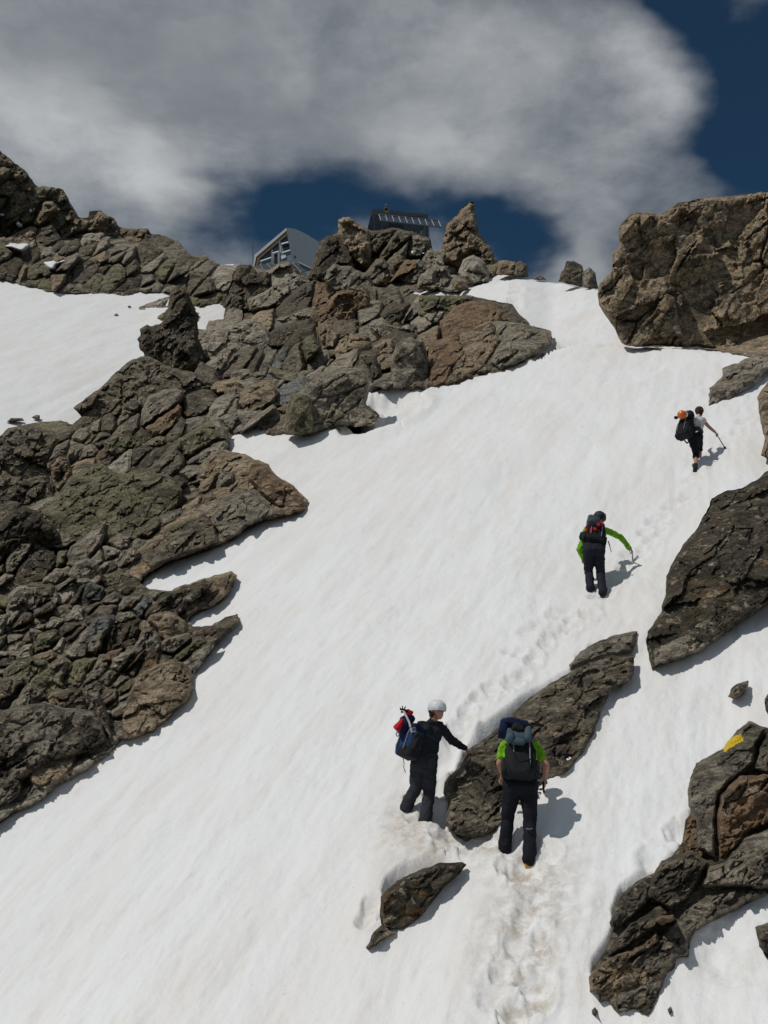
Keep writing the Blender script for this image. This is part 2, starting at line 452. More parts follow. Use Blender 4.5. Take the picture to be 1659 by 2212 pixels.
TAIL = Z6([(75, 1790), (130, 1700), (180, 1650), (240, 1690), (300, 1690), (260, 1720), (200, 1740), (150, 1775), (110, 1805)])
UNDER = [CENTRAL, DARKB, RAGGED, THINS, OVAL, TAIL]

def snow_sheet():
    us = np.concatenate([np.arange(-420, 2080, 3.6)])
    nrow = 500
    vt = np.interp(us, [-420, 150, 300, 450, 600, 860, 1037, 1100, 1160, 1205, 1290, 1400, 2080], [960, 960, 860, 760, 650, 612, 588, 596, 602, 609, 630, 640, 640])
    vt = vt + 2.2 * fbm(us / 23.0, us * 0, 4, 4)
    f = np.linspace(0, 1, nrow)
    V = vt[None, :] + (2360 - vt[None, :]) * f[:, None]
    U = np.broadcast_to(us[None, :], V.shape)
    d = d_main(U, V)
    P = world_pt(U, V, d).reshape(-1, 3)
    z = snow_relief(P, 11)
    dirt = np.zeros(len(P)); pit = np.zeros(len(P)); rim = np.zeros(len(P))
    for (pu, pv, r, dep, dr) in PITS:
        c = world_pt(pu, pv, d_main(pu, pv))
        q = (P[:, 0] - c[0]) ** 2 + (P[:, 1] - c[1]) ** 2
        near = q < (4 * r) ** 2
        qq = q[near] / (r * r)
        nz = 1 + 0.9 * fbm(P[near, 0] / r, P[near, 1] / r, int(pu), 3, .6)
        pit[near] = np.minimum(pit[near], -dep * 1.15 * np.exp(-(qq * nz) ** 2.0))
        rim[near] = np.maximum(rim[near], dep * 0.30 * np.exp(-(np.sqrt(qq) - 1.5) ** 2 * 7))
        dirt[near] = np.maximum(dirt[near], dr * np.exp(-qq * 0.55))
    z += np.where(pit < -0.01, pit, rim * (1 + 12 * pit).clip(0, 1) + pit)
    # the snow thins out and sinks away under the rock masses
    sub = 8
    Us, Vs = U[::sub, ::sub], V[::sub, ::sub]
    for M in [M_LEFT, M_RIGHT] + UNDER:
        ii, dd_, _, _ = inside_dist(Us.ravel(), Vs.ravel(), np.array(M, float))
        sg = np.where(ii, dd_, -dd_).reshape(Us.shape)
        iu = np.arange(U.shape[1]) / sub; iv = np.arange(U.shape[0]) / sub
        a0 = np.minimum(iu.astype(int), Us.shape[1] - 2); fu = np.minimum(iu - a0, 1.0)
        b0 = np.minimum(iv.astype(int), Us.shape[0] - 2); fv = np.minimum(iv - b0, 1.0)
        rowi = sg[:, a0] * (1 - fu) + sg[:, a0 + 1] * fu
        sg = rowi[b0] * (1 - fv)[:, None] + rowi[b0 + 1] * fv[:, None]
        low = np.clip((sg - 3) / 16.0, 0, 1); low = low * low * (3 - 2 * low)
        z -= (low * (0.5 + 0.025 * d)).ravel()
    P[:, 2] += z
    # the slope eases off under the photographer and falls away behind the crest
    n = len(us)
    first = P[:n]; last = P[-n:]
    rows_back = []
    for k in range(1, 5):
        q = first.copy(); q[:, 1] += 9 * k; q[:, 0] *= 1 + 0.09 * k; q[:, 2] -= 2.2 * k * k + 0.5 * k
        rows_back.append(q)
    rows_near = []
    for k in range(1, 19):
        f2 = k / 18.0
        q = last.copy()
        q[:, 1] = last[:, 1] * (1 - f2) + (-12.0) * f2
        zt = -1.72 + 0.05 * q[:, 0]
        e = min(1, f2 * 2.2); e = e * e * (3 - 2 * e)
        q[:, 2] = last[:, 2] * (1 - e) + zt * e + 0.05 * fbm(q[:, 0] / 1.2, q[:, 1] / 1.2, 3, 3)
        q[:, 0] = last[:, 0] * (1 + 0.5 * f2)
        rows_near.append(q)
    rb = np.concatenate(rows_back[::-1]); rn = np.concatenate(rows_near)
    allP = np.concatenate([rb, P, rn])
    dd = np.concatenate([np.zeros(len(rb)), dirt, np.zeros(len(rn))])
    R = len(allP) // n
    idx = np.arange(R * n).reshape(R, n)
    q = np.stack([idx[:-1, :-1], idx[1:, :-1], idx[1:, 1:], idx[:-1, 1:]], -1).reshape(-1, 4)
    me = mesh_np('snow_slope', allP, q, True)
    at = me.attributes.new('dirt', 'FLOAT', 'POINT'); at.data.foreach_set('value', dd.astype(np.float32))
    return tag(link('snow_slope', me, SNOW), kind='structure'), P.reshape(nrow, n, 3), us, vt

snow_obj, SNOWP, SN_U, SN_VT = snow_sheet()

def snow_z(X, Y):
    """height of the finished snow near a plan point (nearest sample)"""
    q = (SNOWP[..., 0] - X) ** 2 + (SNOWP[..., 1] - Y) ** 2
    i = int(np.argmin(q))
    return float(SNOWP.reshape(-1, 3)[i, 2])

def left_snow():
    us = np.arange(-420, 508, 3.6); vs = np.arange(575, 990, 3.0)
    U, V = np.meshgrid(us, vs)
    P = world_pt(U, V, d_left(U, V)).reshape(-1, 3)
    P[:, 2] += 1.8 * snow_relief(P * 0.45, 71)
    n = len(us); idx = np.arange(P.shape[0]).reshape(-1, n)
    q = np.stack([idx[:-1, :-1], idx[1:, :-1], idx[1:, 1:], idx[:-1, 1:]], -1).reshape(-1, 4)
    me = mesh_np('snow_field', P, q, True)
    return tag(link('snow_field', me, SNOW), kind='structure')
left_snow()

# ------------------------------------------------------------------ rock builder
def roughen(poly, amp, seed, step=7.0):
    poly = np.asarray(poly, float)
    out = []
    n = len(poly)
    s = 0.0
    for i in range(n):
        a, b = poly[i], poly[(i + 1) % n]
        L = np.hypot(*(b - a)); k = max(1, int(L / step))
        nrm = np.array([-(b - a)[1], (b - a)[0]]) / max(L, 1e-6)
        for j in range(k):
            p = a + (b - a) * j / k
            q = float(fbm(np.array([p[0] / 11.0]), np.array([p[1] / 11.0]), seed, 3, 0.65)[0])
            out.append(p + nrm * amp * 2 * q)
    return np.array(out)

DIP = math.radians(-36)       # the bedding rises to the right

def rock_mesh(name, poly, seed, ground='main', lean=0.35, thick=0.45, pull=0.25, sp=3.0, rag=1.6,
              planes=4, slope=0.55, rise=1.3, detail=1.0, L=(34.0, 13.0), dip=DIP, anis=1.7, base_d=None, relief=0.0, back=True, hug=0.0, rnd=0.45, crack=1.0, anchor=None):
    rng = np.random.default_rng(seed)
    poly = roughen(poly, rag, seed)
    lo, hi = poly.min(0) - sp, poly.max(0) + sp
    us = np.arange(lo[0], hi[0] + sp, sp); vs = np.arange(lo[1], hi[1] + sp, sp)
    U, V = np.meshgrid(us, vs)
    nv, nu = U.shape
    ins, dist, bx, by = inside_dist(U.ravel(), V.ravel(), poly)
    idx = np.arange(nv * nu).reshape(nv, nu)
    q = np.stack([idx[:-1, :-1], idx[1:, :-1], idx[1:, 1:], idx[:-1, 1:]], -1).reshape(-1, 4)
    q = q[ins[q].any(1)]
    if len(q) == 0: return None
    used = np.unique(q); remap = -np.ones(nv * nu, int); remap[used] = np.arange(len(used)); q = remap[q]
    ins_u = ins[used]
    u = np.where(ins_u, U.ravel()[used], bx[used]); v = np.where(ins_u, V.ravel()[used], by[used])
    dist = np.where(ins_u, dist[used], 0.0)
    # base surface: a leaning plane in the world through the foot of the outline, never behind the ground
    gf = GROUND[ground]
    foot = poly[np.argmax(poly[:, 1])] if anchor is None else anchor
    if base_d is None:
        P0 = world_pt(foot[0], foot[1], gf(foot[0], foot[1]))
    else:
        P0 = world_pt(foot[0], foot[1], base_d)
    r = rays(u, v)
    if lean is None:
        tp = gf(u, v)
    else:
        tp = (P0[1] - lean * P0[2]) / np.maximum(r[:, 1] - lean * r[:, 2], 0.05)
    tp = tp * (1 - hug) + gf(u, v) * hug
    t = np.minimum(tp, gf(u, v)) if base_d is None else tp
    g = t / FPX
    R = max(float(dist.max()), 2.0)
    c = np.array([u.mean(), v.mean()])
    H = thick * R * 2
    dome = np.sqrt(np.clip(1 - (1 - np.clip(dist / R, 0, 1)) ** 2, 0, 1))
    h = np.minimum(dist * rise, H * (1 - rnd + rnd * dome) + 0.02 * H)
    cut = np.full(u.shape, 1e9)
    for k in range(planes):
        a = rng.uniform(0, 2 * math.pi); s = slope * rng.uniform(0.35, 1.3)
        o = rng.uniform(0.72, 1.05) * H
        cut = np.minimum(cut, o - s * ((u - c[0] - R * rng.normal() * .35) * math.cos(a) + (v - c[1] - R * rng.normal() * .35) * math.sin(a)))
    kk = 0.02 * H + 0.1
    h = -kk * np.log(np.exp(-np.clip(h, -50 * kk, 50 * kk) / kk) + np.exp(-np.clip(cut, -50 * kk, 50 * kk) / kk))
    h = np.maximum(h, np.minimum(dist * 0.8, 0.18 * H))
    ca, sa = math.cos(dip), math.sin(dip)
    wx = 5 * fbm(u / 26.0, v / 26.0, seed + 2, 3); wy = 5 * fbm(u / 26.0, v / 26.0, seed + 5, 3)
    wx = wx + 2.4 * fbm(u / 7.5, v / 7.5, seed + 8, 2); wy = wy + 2.4 * fbm(u / 7.5, v / 7.5, seed + 9, 2)
    pa = ((u + wx) * ca + (v + wy) * sa) / anis; pc = (-(u + wx) * sa + (v + wy) * ca) * math.sqrt(anis) / 1.25
    if relief > 0:
        f0, e0 = facets(pa / (L[0] * 2.6), pc / (L[0] * 2.6), seed + 61)
        h = h + relief * L[0] * f0
    f1_, e1 = facets(pa / L[0], pc / L[0], seed + 11)
    f2_, e2 = facets(pa / L[1], pc / L[1], seed + 29)
    f3_, e3 = facets(pa / 5.5, pc / 5.5, seed + 43)
    mod = np.clip(0.75 + 1.6 * fbm(u / 30.0, v / 30.0, seed + 91, 2), 0.15, 1.6)
    strat = np.abs(fbm(pa / 40.0, pc / 7.0, seed + 95, 3, 0.6))
    det = 0.62 * L[0] * f1_ + (0.85 * L[1] * f2_ + 4.0 * f3_) * mod - 0.05 * L[0] * mod * np.exp(-(e1 / 0.06) ** 2) - 2.6 * strat * mod
    det = det + 1.6 * fbm(u / 8.0, v / 8.0, seed + 71, 3, 0.62)
    fc, ec = facets(pa / (L[0] * 1.7), pc / (L[0] * 1.25), seed + 131)
    cm = np.clip(3.0 * fbm(u / 55.0, v / 55.0, seed + 133, 2) + 0.35, 0, 1)
    det = det - 0.55 * L[0] * crack * cm * np.exp(-(ec / (2.2 / L[0])) ** 2)
    fade = np.clip(dist / 5.0, 0, 1)
    h = h + det * detail * fade
    h = np.where(ins_u, np.maximum(h, -0.3 * H), 0.0)
    pl = pull * np.clip(0.25 + dist / 9.0, 0, 1)
    tf = t - pl - h * g
    if base_d is None:
        tf = np.minimum(tf, gf(u, v) - 0.02 - 0.10 * (dist > 0))
    front = r * tf[:, None]
    if back:
        # closed behind: the back bulges away from the front, sharing the outline
        hb = (0.6 * H + 6) * np.sqrt(np.clip(dist / R, 0, 1)) + 0.3 * h.clip(0)
        bk = r * (t - pl + hb * g + 0.05 * (dist > 0) + 0.8 * (pl - pl.min()))[:, None]
        nF = len(front)
        binx = np.where(ins_u, np.arange(nF) + nF, np.arange(nF))
        verts = np.concatenate([front, bk]); quads = np.concatenate([q, binx[q][:, ::-1]])
        keep = np.unique(quads); rmp = -np.ones(len(verts), int); rmp[keep] = np.arange(len(keep))
        verts = verts[keep]; quads = rmp[quads]
    else:
        verts, quads = front, q
    # origin on the object itself
    org = verts.mean(0)
    me = mesh_np(name, verts - org, quads, False)
    me['uvc'] = [float(c[0]), float(c[1])]
    return me, org

KEYS = []      # (centroid u, v, short name) used to word the labels of the smaller rocks
SEED = [100]
def rock(name, poly, label, tone='grey', cat='boulder', group=None, far=False, short=None, kind=None, parent=None, **kw):
    SEED[0] += 37
    res = rock_mesh(name, poly, SEED[0], **kw)
    if res is None: return None
    me, org = res
    o = link(name, me, rm(tone, far))
    o.location = org
    tag(o, label, cat, group, kind)
    if short:
        p = np.asarray(poly, float).mean(0)
        KEYS.append((p[0], p[1], short))
    return o

# ------------------------------------------------------------------ bedrock masses
rock('bedrock_ridge', M_LEFT, None, 'dark', None, kind='structure', lean=None, thick=0.03, pull=0.1, sp=3.2, planes=0, relief=0.3, L=(40, 15), detail=0.9, rag=1.0, back=False)
rock('bedrock_slope', M_UPLEFT, None, 'grey', None, kind='structure', far=True, ground='left', lean=None, thick=0.03, pull=0.3, sp=3.0, planes=0, relief=0.5, L=(26, 11), detail=1.0, rag=2.0)
rock('bedrock_spur', M_RIGHT, None, 'dark', None, kind='structure', lean=None, thick=0.04, pull=0.05, sp=3.2, planes=0, relief=0.25, L=(40, 15), detail=0.8, rag=1.2)

# ------------------------------------------------------------------ named boulders, outlines as seen
LG = 'rocks of the left ridge'
def B(short, pts, label, tone='grey', name='boulder', group=LG, **kw):
    a = dict(pull=0.45, lean=0.45, sp=2.8, rnd=.25, rise=1.8, slope=.75, relief=.35)
    a.update(kw)
    return rock(name, pts, label, tone, 'boulder', group, short=short, **a)

KEYPOLY = []
def K(*a, **k):
    if not k.pop('open', False): KEYPOLY.append(np.asarray(a[1], float))
    return B(*a, **k)

K('pale rounded boulder at the snow edge', ZB([(880, 1080), (900, 980), (960, 850), (990, 760), (1100, 700), (1200, 640), (1290, 615), (1370, 660), (1420, 740), (1430, 840), (1400, 920), (1330, 980), (1250, 1070), (1130, 1160), (960, 1210), (880, 1130)]), 'large pale rounded boulder bulging out at the lower left snow edge', 'tan', rnd=.9, hug=.6, planes=3, thick=.36, slope=.3)
K('massive boulder at the lower left', ZB([(-160, 1000), (0, 1000), (100, 980), (250, 950), (330, 930), (480, 980), (620, 990), (700, 1000), (770, 1100), (790, 1230), (680, 1310), (540, 1360), (400, 1400), (280, 1450), (150, 1570), (0, 1610), (-160, 1650)]), 'massive grey brown boulder with a rusty stripe, lowest big rock at the left', 'grey', planes=4, thick=.3, slope=.3)
K('long slab along the lowest snow edge', ZB([(-160, 1660), (0, 1615), (150, 1590), (290, 1450), (500, 1400), (700, 1290), (870, 1245), (800, 1330), (640, 1440), (440, 1550), (280, 1680), (120, 1740), (0, 1820), (-160, 1900)]), 'long low slab along the lowest left snow edge under the massive boulder', 'pale', planes=2, pull=.25, lean=.8, hug=.9)
K('rounded lichened boulder', ZB([(30, 690), (110, 620), (220, 595), (330, 620), (400, 690), (450, 760), (540, 880), (520, 930), (420, 900), (330, 920), (230, 900), (150, 940), (60, 900), (20, 800)]), 'rounded grey lichened boulder above the massive lower left boulder', 'mossy')
K('triangular boulder', ZB([(910, 600), (1000, 500), (1060, 400), (1120, 380), (1180, 440), (1230, 560), (1230, 620), (1120, 650), (1000, 640)]), 'triangular grey boulder standing above the pale rounded boulder', 'grey', thick=.4)
K('egg shaped boulder', ZB([(1110, 290), (1200, 265), (1300, 280), (1380, 360), (1390, 450), (1340, 530), (1270, 550), (1200, 500), (1150, 400), (1080, 340)]), 'smooth egg shaped tan boulder streaked with rust near the snow finger', 'tan', detail=.35, thick=.42, planes=2)
K('cap stone', ZB([(1040, 240), (1120, 200), (1210, 220), (1240, 260), (1110, 290), (1060, 310)]), 'small pale cap stone lying on top of the egg shaped boulder', 'pale')
K('red nosed wedge', ZB([(700, 640), (800, 570), (900, 535), (890, 610), (820, 660)]), 'dark wedge shaped stone with a reddish face left of the triangular boulder', 'rust', pull=.7)
K('slanted blue grey slab', ZB([(620, 440), (700, 310), (840, 290), (860, 330), (780, 450), (740, 560), (700, 620), (640, 540)]), 'slanted blue grey slab leaning in the middle of the lower left rubble', 'blue')
K('upright slab at the left edge', ZB([(60, 150), (120, 80), (200, 70), (290, 100), (270, 220), (200, 300), (150, 340), (40, 340)]), 'upright pale slab standing near the left edge below the dark boulder', 'pale')
K('stubby block', ZB([(310, 120), (370, 90), (440, 140), (450, 220), (380, 240), (310, 210)]), 'stubby dark grey block right beside the upright pale slab', 'grey')
K('bluish stone', ZB([(230, 250), (320, 235), (380, 250), (400, 300), (250, 325)]), 'small bluish stone just below the stubby dark grey block', 'blue', pull=.6)
K('thin flat slab', ZB([(-60, 560), (180, 560), (330, 590), (200, 605), (-60, 640)]), 'thin flat pale slab lying level at the left edge', 'pale', pull=.7)
K('upright splinter', ZB([(640, 870), (730, 850), (790, 1000), (840, 1200), (800, 1240), (740, 1090), (690, 960)]), 'narrow upright splinter of rock wedged left of the pale rounded boulder', 'grey')
K('brown wedge by the snow finger', ZB([(1230, 200), (1420, 110), (1430, 170), (1340, 300), (1240, 250)]), 'brown wedge shaped block between the two snow fingers', 'rust')
K('overhanging dark boulder', ZC([(-160, 800), (0, 740), (60, 640), (180, 600), (280, 640), (420, 770), (490, 880), (340, 960), (200, 990), (80, 980), (-160, 970)]), 'dark overhanging boulder jutting out at the left edge with black gap beneath', 'black', thick=.5, pull=1.0, lean=-.1)
K('broad crag at the left edge', ZC([(-160, 150), (0, 80), (60, 20), (150, 0), (280, 10), (400, 60), (440, 100), (400, 180), (340, 290), (380, 420), (410, 540), (300, 600), (150, 600), (0, 640), (-160, 700)]), 'broad dark crag at the left edge below the left snowfield', 'dark', thick=.3)
K('tan stump', ZC([(360, 300), (430, 220), (500, 230), (530, 340), (500, 440), (410, 510), (380, 420)]), 'tan stump of rock beside the broad dark crag', 'tan')
K('domed boulder', ZC([(760, 130), (830, 70), (960, 65), (1040, 130), (1060, 210), (980, 260), (860, 250), (780, 200)]), 'domed grey boulder with green lichen above the mossy face', 'mossy')
K('mossy face', ZC([(520, 380), (690, 285), (760, 290), (880, 360), (1090, 330), (1280, 390), (1340, 480), (1330, 570), (1260, 660), (1100, 800), (960, 900), (860, 860), (720, 900), (600, 940), (430, 780), (300, 640), (410, 530)]), 'broad layered rock face covered with yellow green moss', 'mossy', thick=.2, lean=.5, hug=.3, slope=.2, L=(24, 9), detail=1.0)
K('oval boulder', ZC([(560, 1000), (640, 980), (720, 1020), (770, 1140), (700, 1210), (620, 1230), (560, 1180), (500, 1100)]), 'oval pale grey boulder below the mossy face', 'pale', detail=.5)
K('snow edge promontory', [(255, 1246), (281, 1205), (316, 1170), (363, 1132), (410, 1091), (440, 1056), (416, 1023), (448, 988), (480, 971), (529, 982), (580, 1004), (592, 1025), (635, 1050), (664, 1080), (660, 1101), (622, 1114), (571, 1122), (529, 1143), (512, 1160), (478, 1177), (423, 1194), (360, 1215), (322, 1236), (300, 1257)], 'long brown promontory of rock pointing right into the snow', 'tan', open=True, hug=.8, relief=.55, L=(30, 12), thick=.28, lean=.7, slope=.4)
K('diagonal rib', [(300, 1240), (330, 1200), (400, 1135), (470, 1065), (530, 1002), (548, 1000), (520, 1045), (440, 1122), (370, 1178), (320, 1230)], 'narrow pale rib running diagonally over the brown promontory', 'pale', hug=.8, relief=.55, L=(30, 12), pull=.9, thick=.5, lean=.8)
K('upper rock finger', [(372, 1272), (415, 1258), (457, 1246), (499, 1234), (514, 1243), (495, 1283), (461, 1308), (423, 1321), (400, 1335), (385, 1300)], 'jagged tan rock tongue between the two snow fingers', 'tan', hug=.9, thick=.3)
K('lower rock finger', [(415, 1353), (457, 1351), (487, 1334), (514, 1325), (518, 1342), (503, 1359), (470, 1389), (440, 1431), (419, 1440), (400, 1400)], 'jagged dark rock tongue below the second snow finger', 'dark', hug=.9, thick=.3)
K('smooth pale slab', ZD([(50, 800), (100, 680), (250, 620), (400, 570), (500, 600), (560, 650), (600, 760), (640, 850), (560, 930), (450, 960), (300, 970), (130, 960), (70, 880)]), 'large smooth pale slab in the middle of the ridge right of the leaning pinnacle', 'pale', detail=.5, thick=.25, lean=.5)
K('square block', ZD([(700, 1500), (710, 1350), (750, 1200), (830, 1180), (900, 1090), (980, 1010), (1200, 980), (1350, 965), (1400, 990), (1400, 1120), (1380, 1290), (1490, 1370), (1480, 1440), (1380, 1460), (1200, 1465), (1080, 1490), (900, 1540), (800, 1530)]), 'big square block with vertical face standing at the upper snow edge', 'grey', thick=.28, lean=.1, slope=.25, detail=.6)
K('smooth flat pillar face', ZD([(705, 1532), (715, 1350), (750, 1200), (850, 1180), (930, 1230), (950, 1330), (960, 1525), (850, 1542)]), 'smooth flat olive slab leaning on the left side of the square block', 'mossy', pull=1.5, detail=.2, lean=.05, planes=2, slope=.1, thick=.3)
K('tan shouldered boulder', ZD([(1110, 830), (1170, 720), (1270, 680), (1400, 720), (1440, 800), (1400, 880), (1330, 950), (1200, 960), (1130, 900)]), 'rounded tan boulder right above the square block', 'tan')
K('cracked blocks', ZD([(150, 1400), (300, 1320), (540, 1340), (580, 1400), (570, 1500), (430, 1490), (280, 1540), (240, 1480)]), 'pale cracked block at the snow edge left of the square block', 'pale')
K('notched tower', ZD([(195, 570), (230, 330), (280, 190), (330, 130), (420, 120), (480, 200), (560, 180), (590, 250), (600, 400), (620, 500), (500, 560), (350, 550)]), 'dark notched tower with straight left edge left of the hut', 'black', lean=.1, thick=.3)
K('pale crag', ZD([(590, 180), (650, 100), (740, 100), (790, 190), (960, 290), (1040, 320), (1030, 380), (900, 430), (740, 520), (620, 470), (600, 300)]), 'pale crag right under the metal hut', 'pale', thick=.3)
K('black tower', ZD([(890, 240), (960, 100), (1000, 0), (1050, -120), (1130, -115), (1200, -60), (1260, 0), (1300, 130), (1330, 280), (1200, 310), (1040, 310), (940, 290)]), 'blackish pointed tower hiding the right side of the metal hut', 'black', lean=.1, pull=1.5, thick=.35)
K('brown overhang', ZD([(1040, 500), (1060, 380), (1180, 320), (1340, 330), (1420, 400), (1400, 520), (1300, 620), (1180, 680), (1080, 620)]), 'rusty brown overhang below the blackish tower', 'rust', lean=-.1, thick=.35)
K('upright column block', [(843, 842), (845, 770), (858, 740), (885, 728), (915, 735), (925, 780), (928, 842), (900, 838), (871, 843)], 'upright column shaped block at the snow edge right of a dark cleft', 'grey', lean=.05, pull=.9, detail=.5)
K('low wedge', [(925, 740), (990, 715), (1060, 690), (1130, 700), (1189, 715), (1194, 742), (1157, 751), (1155, 773), (1081, 803), (1032, 812), (984, 830), (935, 843), (928, 790)], 'long brown wedge tapering right along the upper snow edge', 'tan', open=True, hug=.8, relief=.55, L=(30, 12), thick=.3)
K('mossy ledge', [(905, 640), (1018, 639), (1106, 656), (1115, 671), (1145, 700), (1090, 708), (1000, 702), (930, 712), (905, 680)], 'dark ledge with a mossy flat top below the summit snow', 'mossy', thick=.4, lean=.2)
K('leaning pinnacle', [(372, 622), (384, 616), (398, 622), (407, 632), (413, 645), (421, 662), (426, 690), (431, 735), (444, 775), (450, 800), (400, 812), (340, 805), (318, 778), (305, 755), (299, 733), (303, 713), (318, 703), (345, 700), (361, 680), (365, 655), (366, 640)], 'dark leaning pinnacle beside the left snowfield', 'black', lean=0, pull=1.2, thick=.35, rag=4, L=(26, 10), relief=.4, slope=.9)
K('flat tongue on the left snowfield', [(240, 705), (279, 682), (294, 667), (322, 653), (367, 640), (350, 680), (310, 707)], 'low flat tongue of rock left of the leaning pinnacle', 'pale', hug=.9, thick=.3)
K('dark shoulder', [(158, 882), (215, 839), (251, 803), (286, 775), (320, 768), (360, 790), (440, 810), (470, 840), (400, 880), (300, 905), (177, 900)], 'dark sloping shoulder below the leaning pinnacle', 'dark')
K('horn', [(951, 545), (964, 485), (993, 456), (1013, 436), (1023, 437), (1030, 476), (1034, 502), (1050, 522), (1067, 546), (1072, 575), (1030, 590), (990, 580), (955, 565)], 'sharp tan horn of rock on the skyline right of the solar panels', 'tan', lean=.05, thick=.4, pull=1.0)
K('tan pinnacle', [(731, 505), (730, 473), (742, 468), (754, 470), (775, 485), (797, 496), (806, 540), (797, 590), (770, 570), (742, 530)], 'tan pinnacle on the skyline between the metal hut and the solar panels', 'tan', lean=.05, pull=1.6)
K('knoll under the solar panels', [(795, 503), (813, 498), (847, 493), (871, 495), (900, 502), (930, 515), (935, 545), (900, 552), (850, 550), (812, 545)], 'dark rocky knoll right under the solar panels', 'black', pull=1.0, lean=.1)
for p, tone, lab in [
    ([(448, 988), (480, 971), (529, 982), (562, 1000), (545, 1040), (500, 1062), (455, 1040), (430, 1030)], 'tan', 'tan block capping the upper end of the brown promontory'),
    ([(542, 1000), (580, 1004), (597, 1028), (635, 1051), (662, 1084), (650, 1100), (600, 1098), (560, 1065), (535, 1035)], 'rust', 'dark rusty block forming the tip of the brown promontory'),
    ([(475, 1075), (540, 1058), (592, 1098), (606, 1115), (571, 1121), (529, 1142), (512, 1158), (478, 1165), (452, 1130)], 'grey', 'grey block at the lower edge of the brown promontory'),
    ([(345, 1178), (440, 1108), (468, 1132), (474, 1172), (423, 1192), (362, 1213), (325, 1232), (312, 1222)], 'dark', 'dark block at the lower left part of the brown promontory'),
    ([(925, 745), (990, 715), (1003, 755), (965, 826), (935, 843), (926, 800)], 'rust', 'rusty block at the left end of the brown wedge'),
    ([(990, 722), (1060, 692), (1082, 735), (1045, 800), (985, 826), (968, 790)], 'tan', 'tan block in the middle of the brown wedge'),
    ([(1062, 692), (1130, 700), (1182, 716), (1192, 738), (1155, 768), (1085, 800), (1055, 785), (1082, 740)], 'grey', 'grey block at the right tip of the brown wedge'),
    ([(905, 640), (960, 638), (1010, 642), (1015, 690), (950, 706), (912, 684)], 'mossy', 'mossy left half of the flat topped ledge'),
    ([(1015, 642), (1060, 650), (1106, 657), (1116, 673), (1140, 698), (1085, 705), (1030, 698)], 'dark', 'dark right half of the flat topped ledge')]:
    K('piece', p, lab, tone, pull=.9, hug=.45, rnd=.2, rise=2.0, thick=.45, slope=.7, planes=5)
    KEYS.pop()
for p, tone, lab in [
    ([(560, 650), (640, 560), (840, 500), (1000, 440), (1040, 500), (980, 600), (830, 620), (700, 660), (620, 720)], 'grey', 'grey ledge slanting between the smooth pale slab and the brown overhang'),
    ([(650, 850), (740, 740), (830, 630), (960, 610), (975, 820), (830, 900), (740, 940), (640, 920)], 'black', 'blackish recessed block right of the smooth pale slab'),
    ([(980, 600), (1080, 620), (1170, 690), (1110, 830), (1000, 840), (975, 720)], 'tan', 'tan block directly below the brown overhang'),
    ([(1340, 300), (1480, 310), (1659, 330), (1700, 420), (1659, 520), (1500, 560), (1420, 480), (1400, 380)], 'dark', 'dark broken block below the skyline left of the mossy ledge'),
    ([(1390, 620), (1500, 560), (1650, 560), (1700, 640), (1659, 740), (1480, 750), (1420, 690)], 'grey', 'grey block above the upright column shaped block'),
    ([(1440, 800), (1500, 740), (1600, 740), (1630, 850), (1540, 910), (1470, 880)], 'tan', 'tan stone wedged left of the upright column shaped block'),
    ([(1330, 890), (1460, 880), (1500, 1000), (1570, 1150), (1410, 1165), (1400, 990)], 'black', 'blackish block in the cleft between square block and upright column'),
    ([(0, 930), (130, 985), (180, 1100), (160, 1180), (0, 1200), (-90, 1100)], 'dark', 'dark blunt block below the leaning pinnacle'),
    ([(190, 1160), (300, 1130), (420, 1170), (480, 1200), (400, 1250), (230, 1240)], 'grey', 'flat grey block in the shelves left of the square block'),
    ([(240, 1010), (360, 980), (500, 1010), (560, 1040), (440, 1090), (260, 1080)], 'grey', 'grey slab right below the smooth pale slab'),
    ([(580, 960), (700, 1000), (960, 990), (900, 1050), (760, 1110), (640, 1090), (560, 1020)], 'mossy', 'yellow green mossy shelf above the square block'),
    ([(300, 1090), (430, 1060), (560, 1090), (600, 1140), (480, 1190), (340, 1160)], 'pale', 'pale flat stone under the grey slab left of the mossy shelf'),
    ([(0, 1230), (120, 1220), (300, 1260), (600, 1230), (690, 1290), (560, 1320), (300, 1310), (0, 1320)], 'dark', 'long dark flat ledge above the pale cracked block'),
    ([(0, 1440), (150, 1400), (230, 1480), (250, 1600), (160, 1659), (0, 1640)], 'grey', 'grey block at the snow edge left of the pale cracked block')]:
    K('piece', ZD(p), lab, tone, pull=float(0.7 + 0.25 * (len(lab) % 5)), hug=.15, lean=.2, rnd=0, rise=2.6, thick=.5, slope=.9, planes=6)
    KEYS.pop()
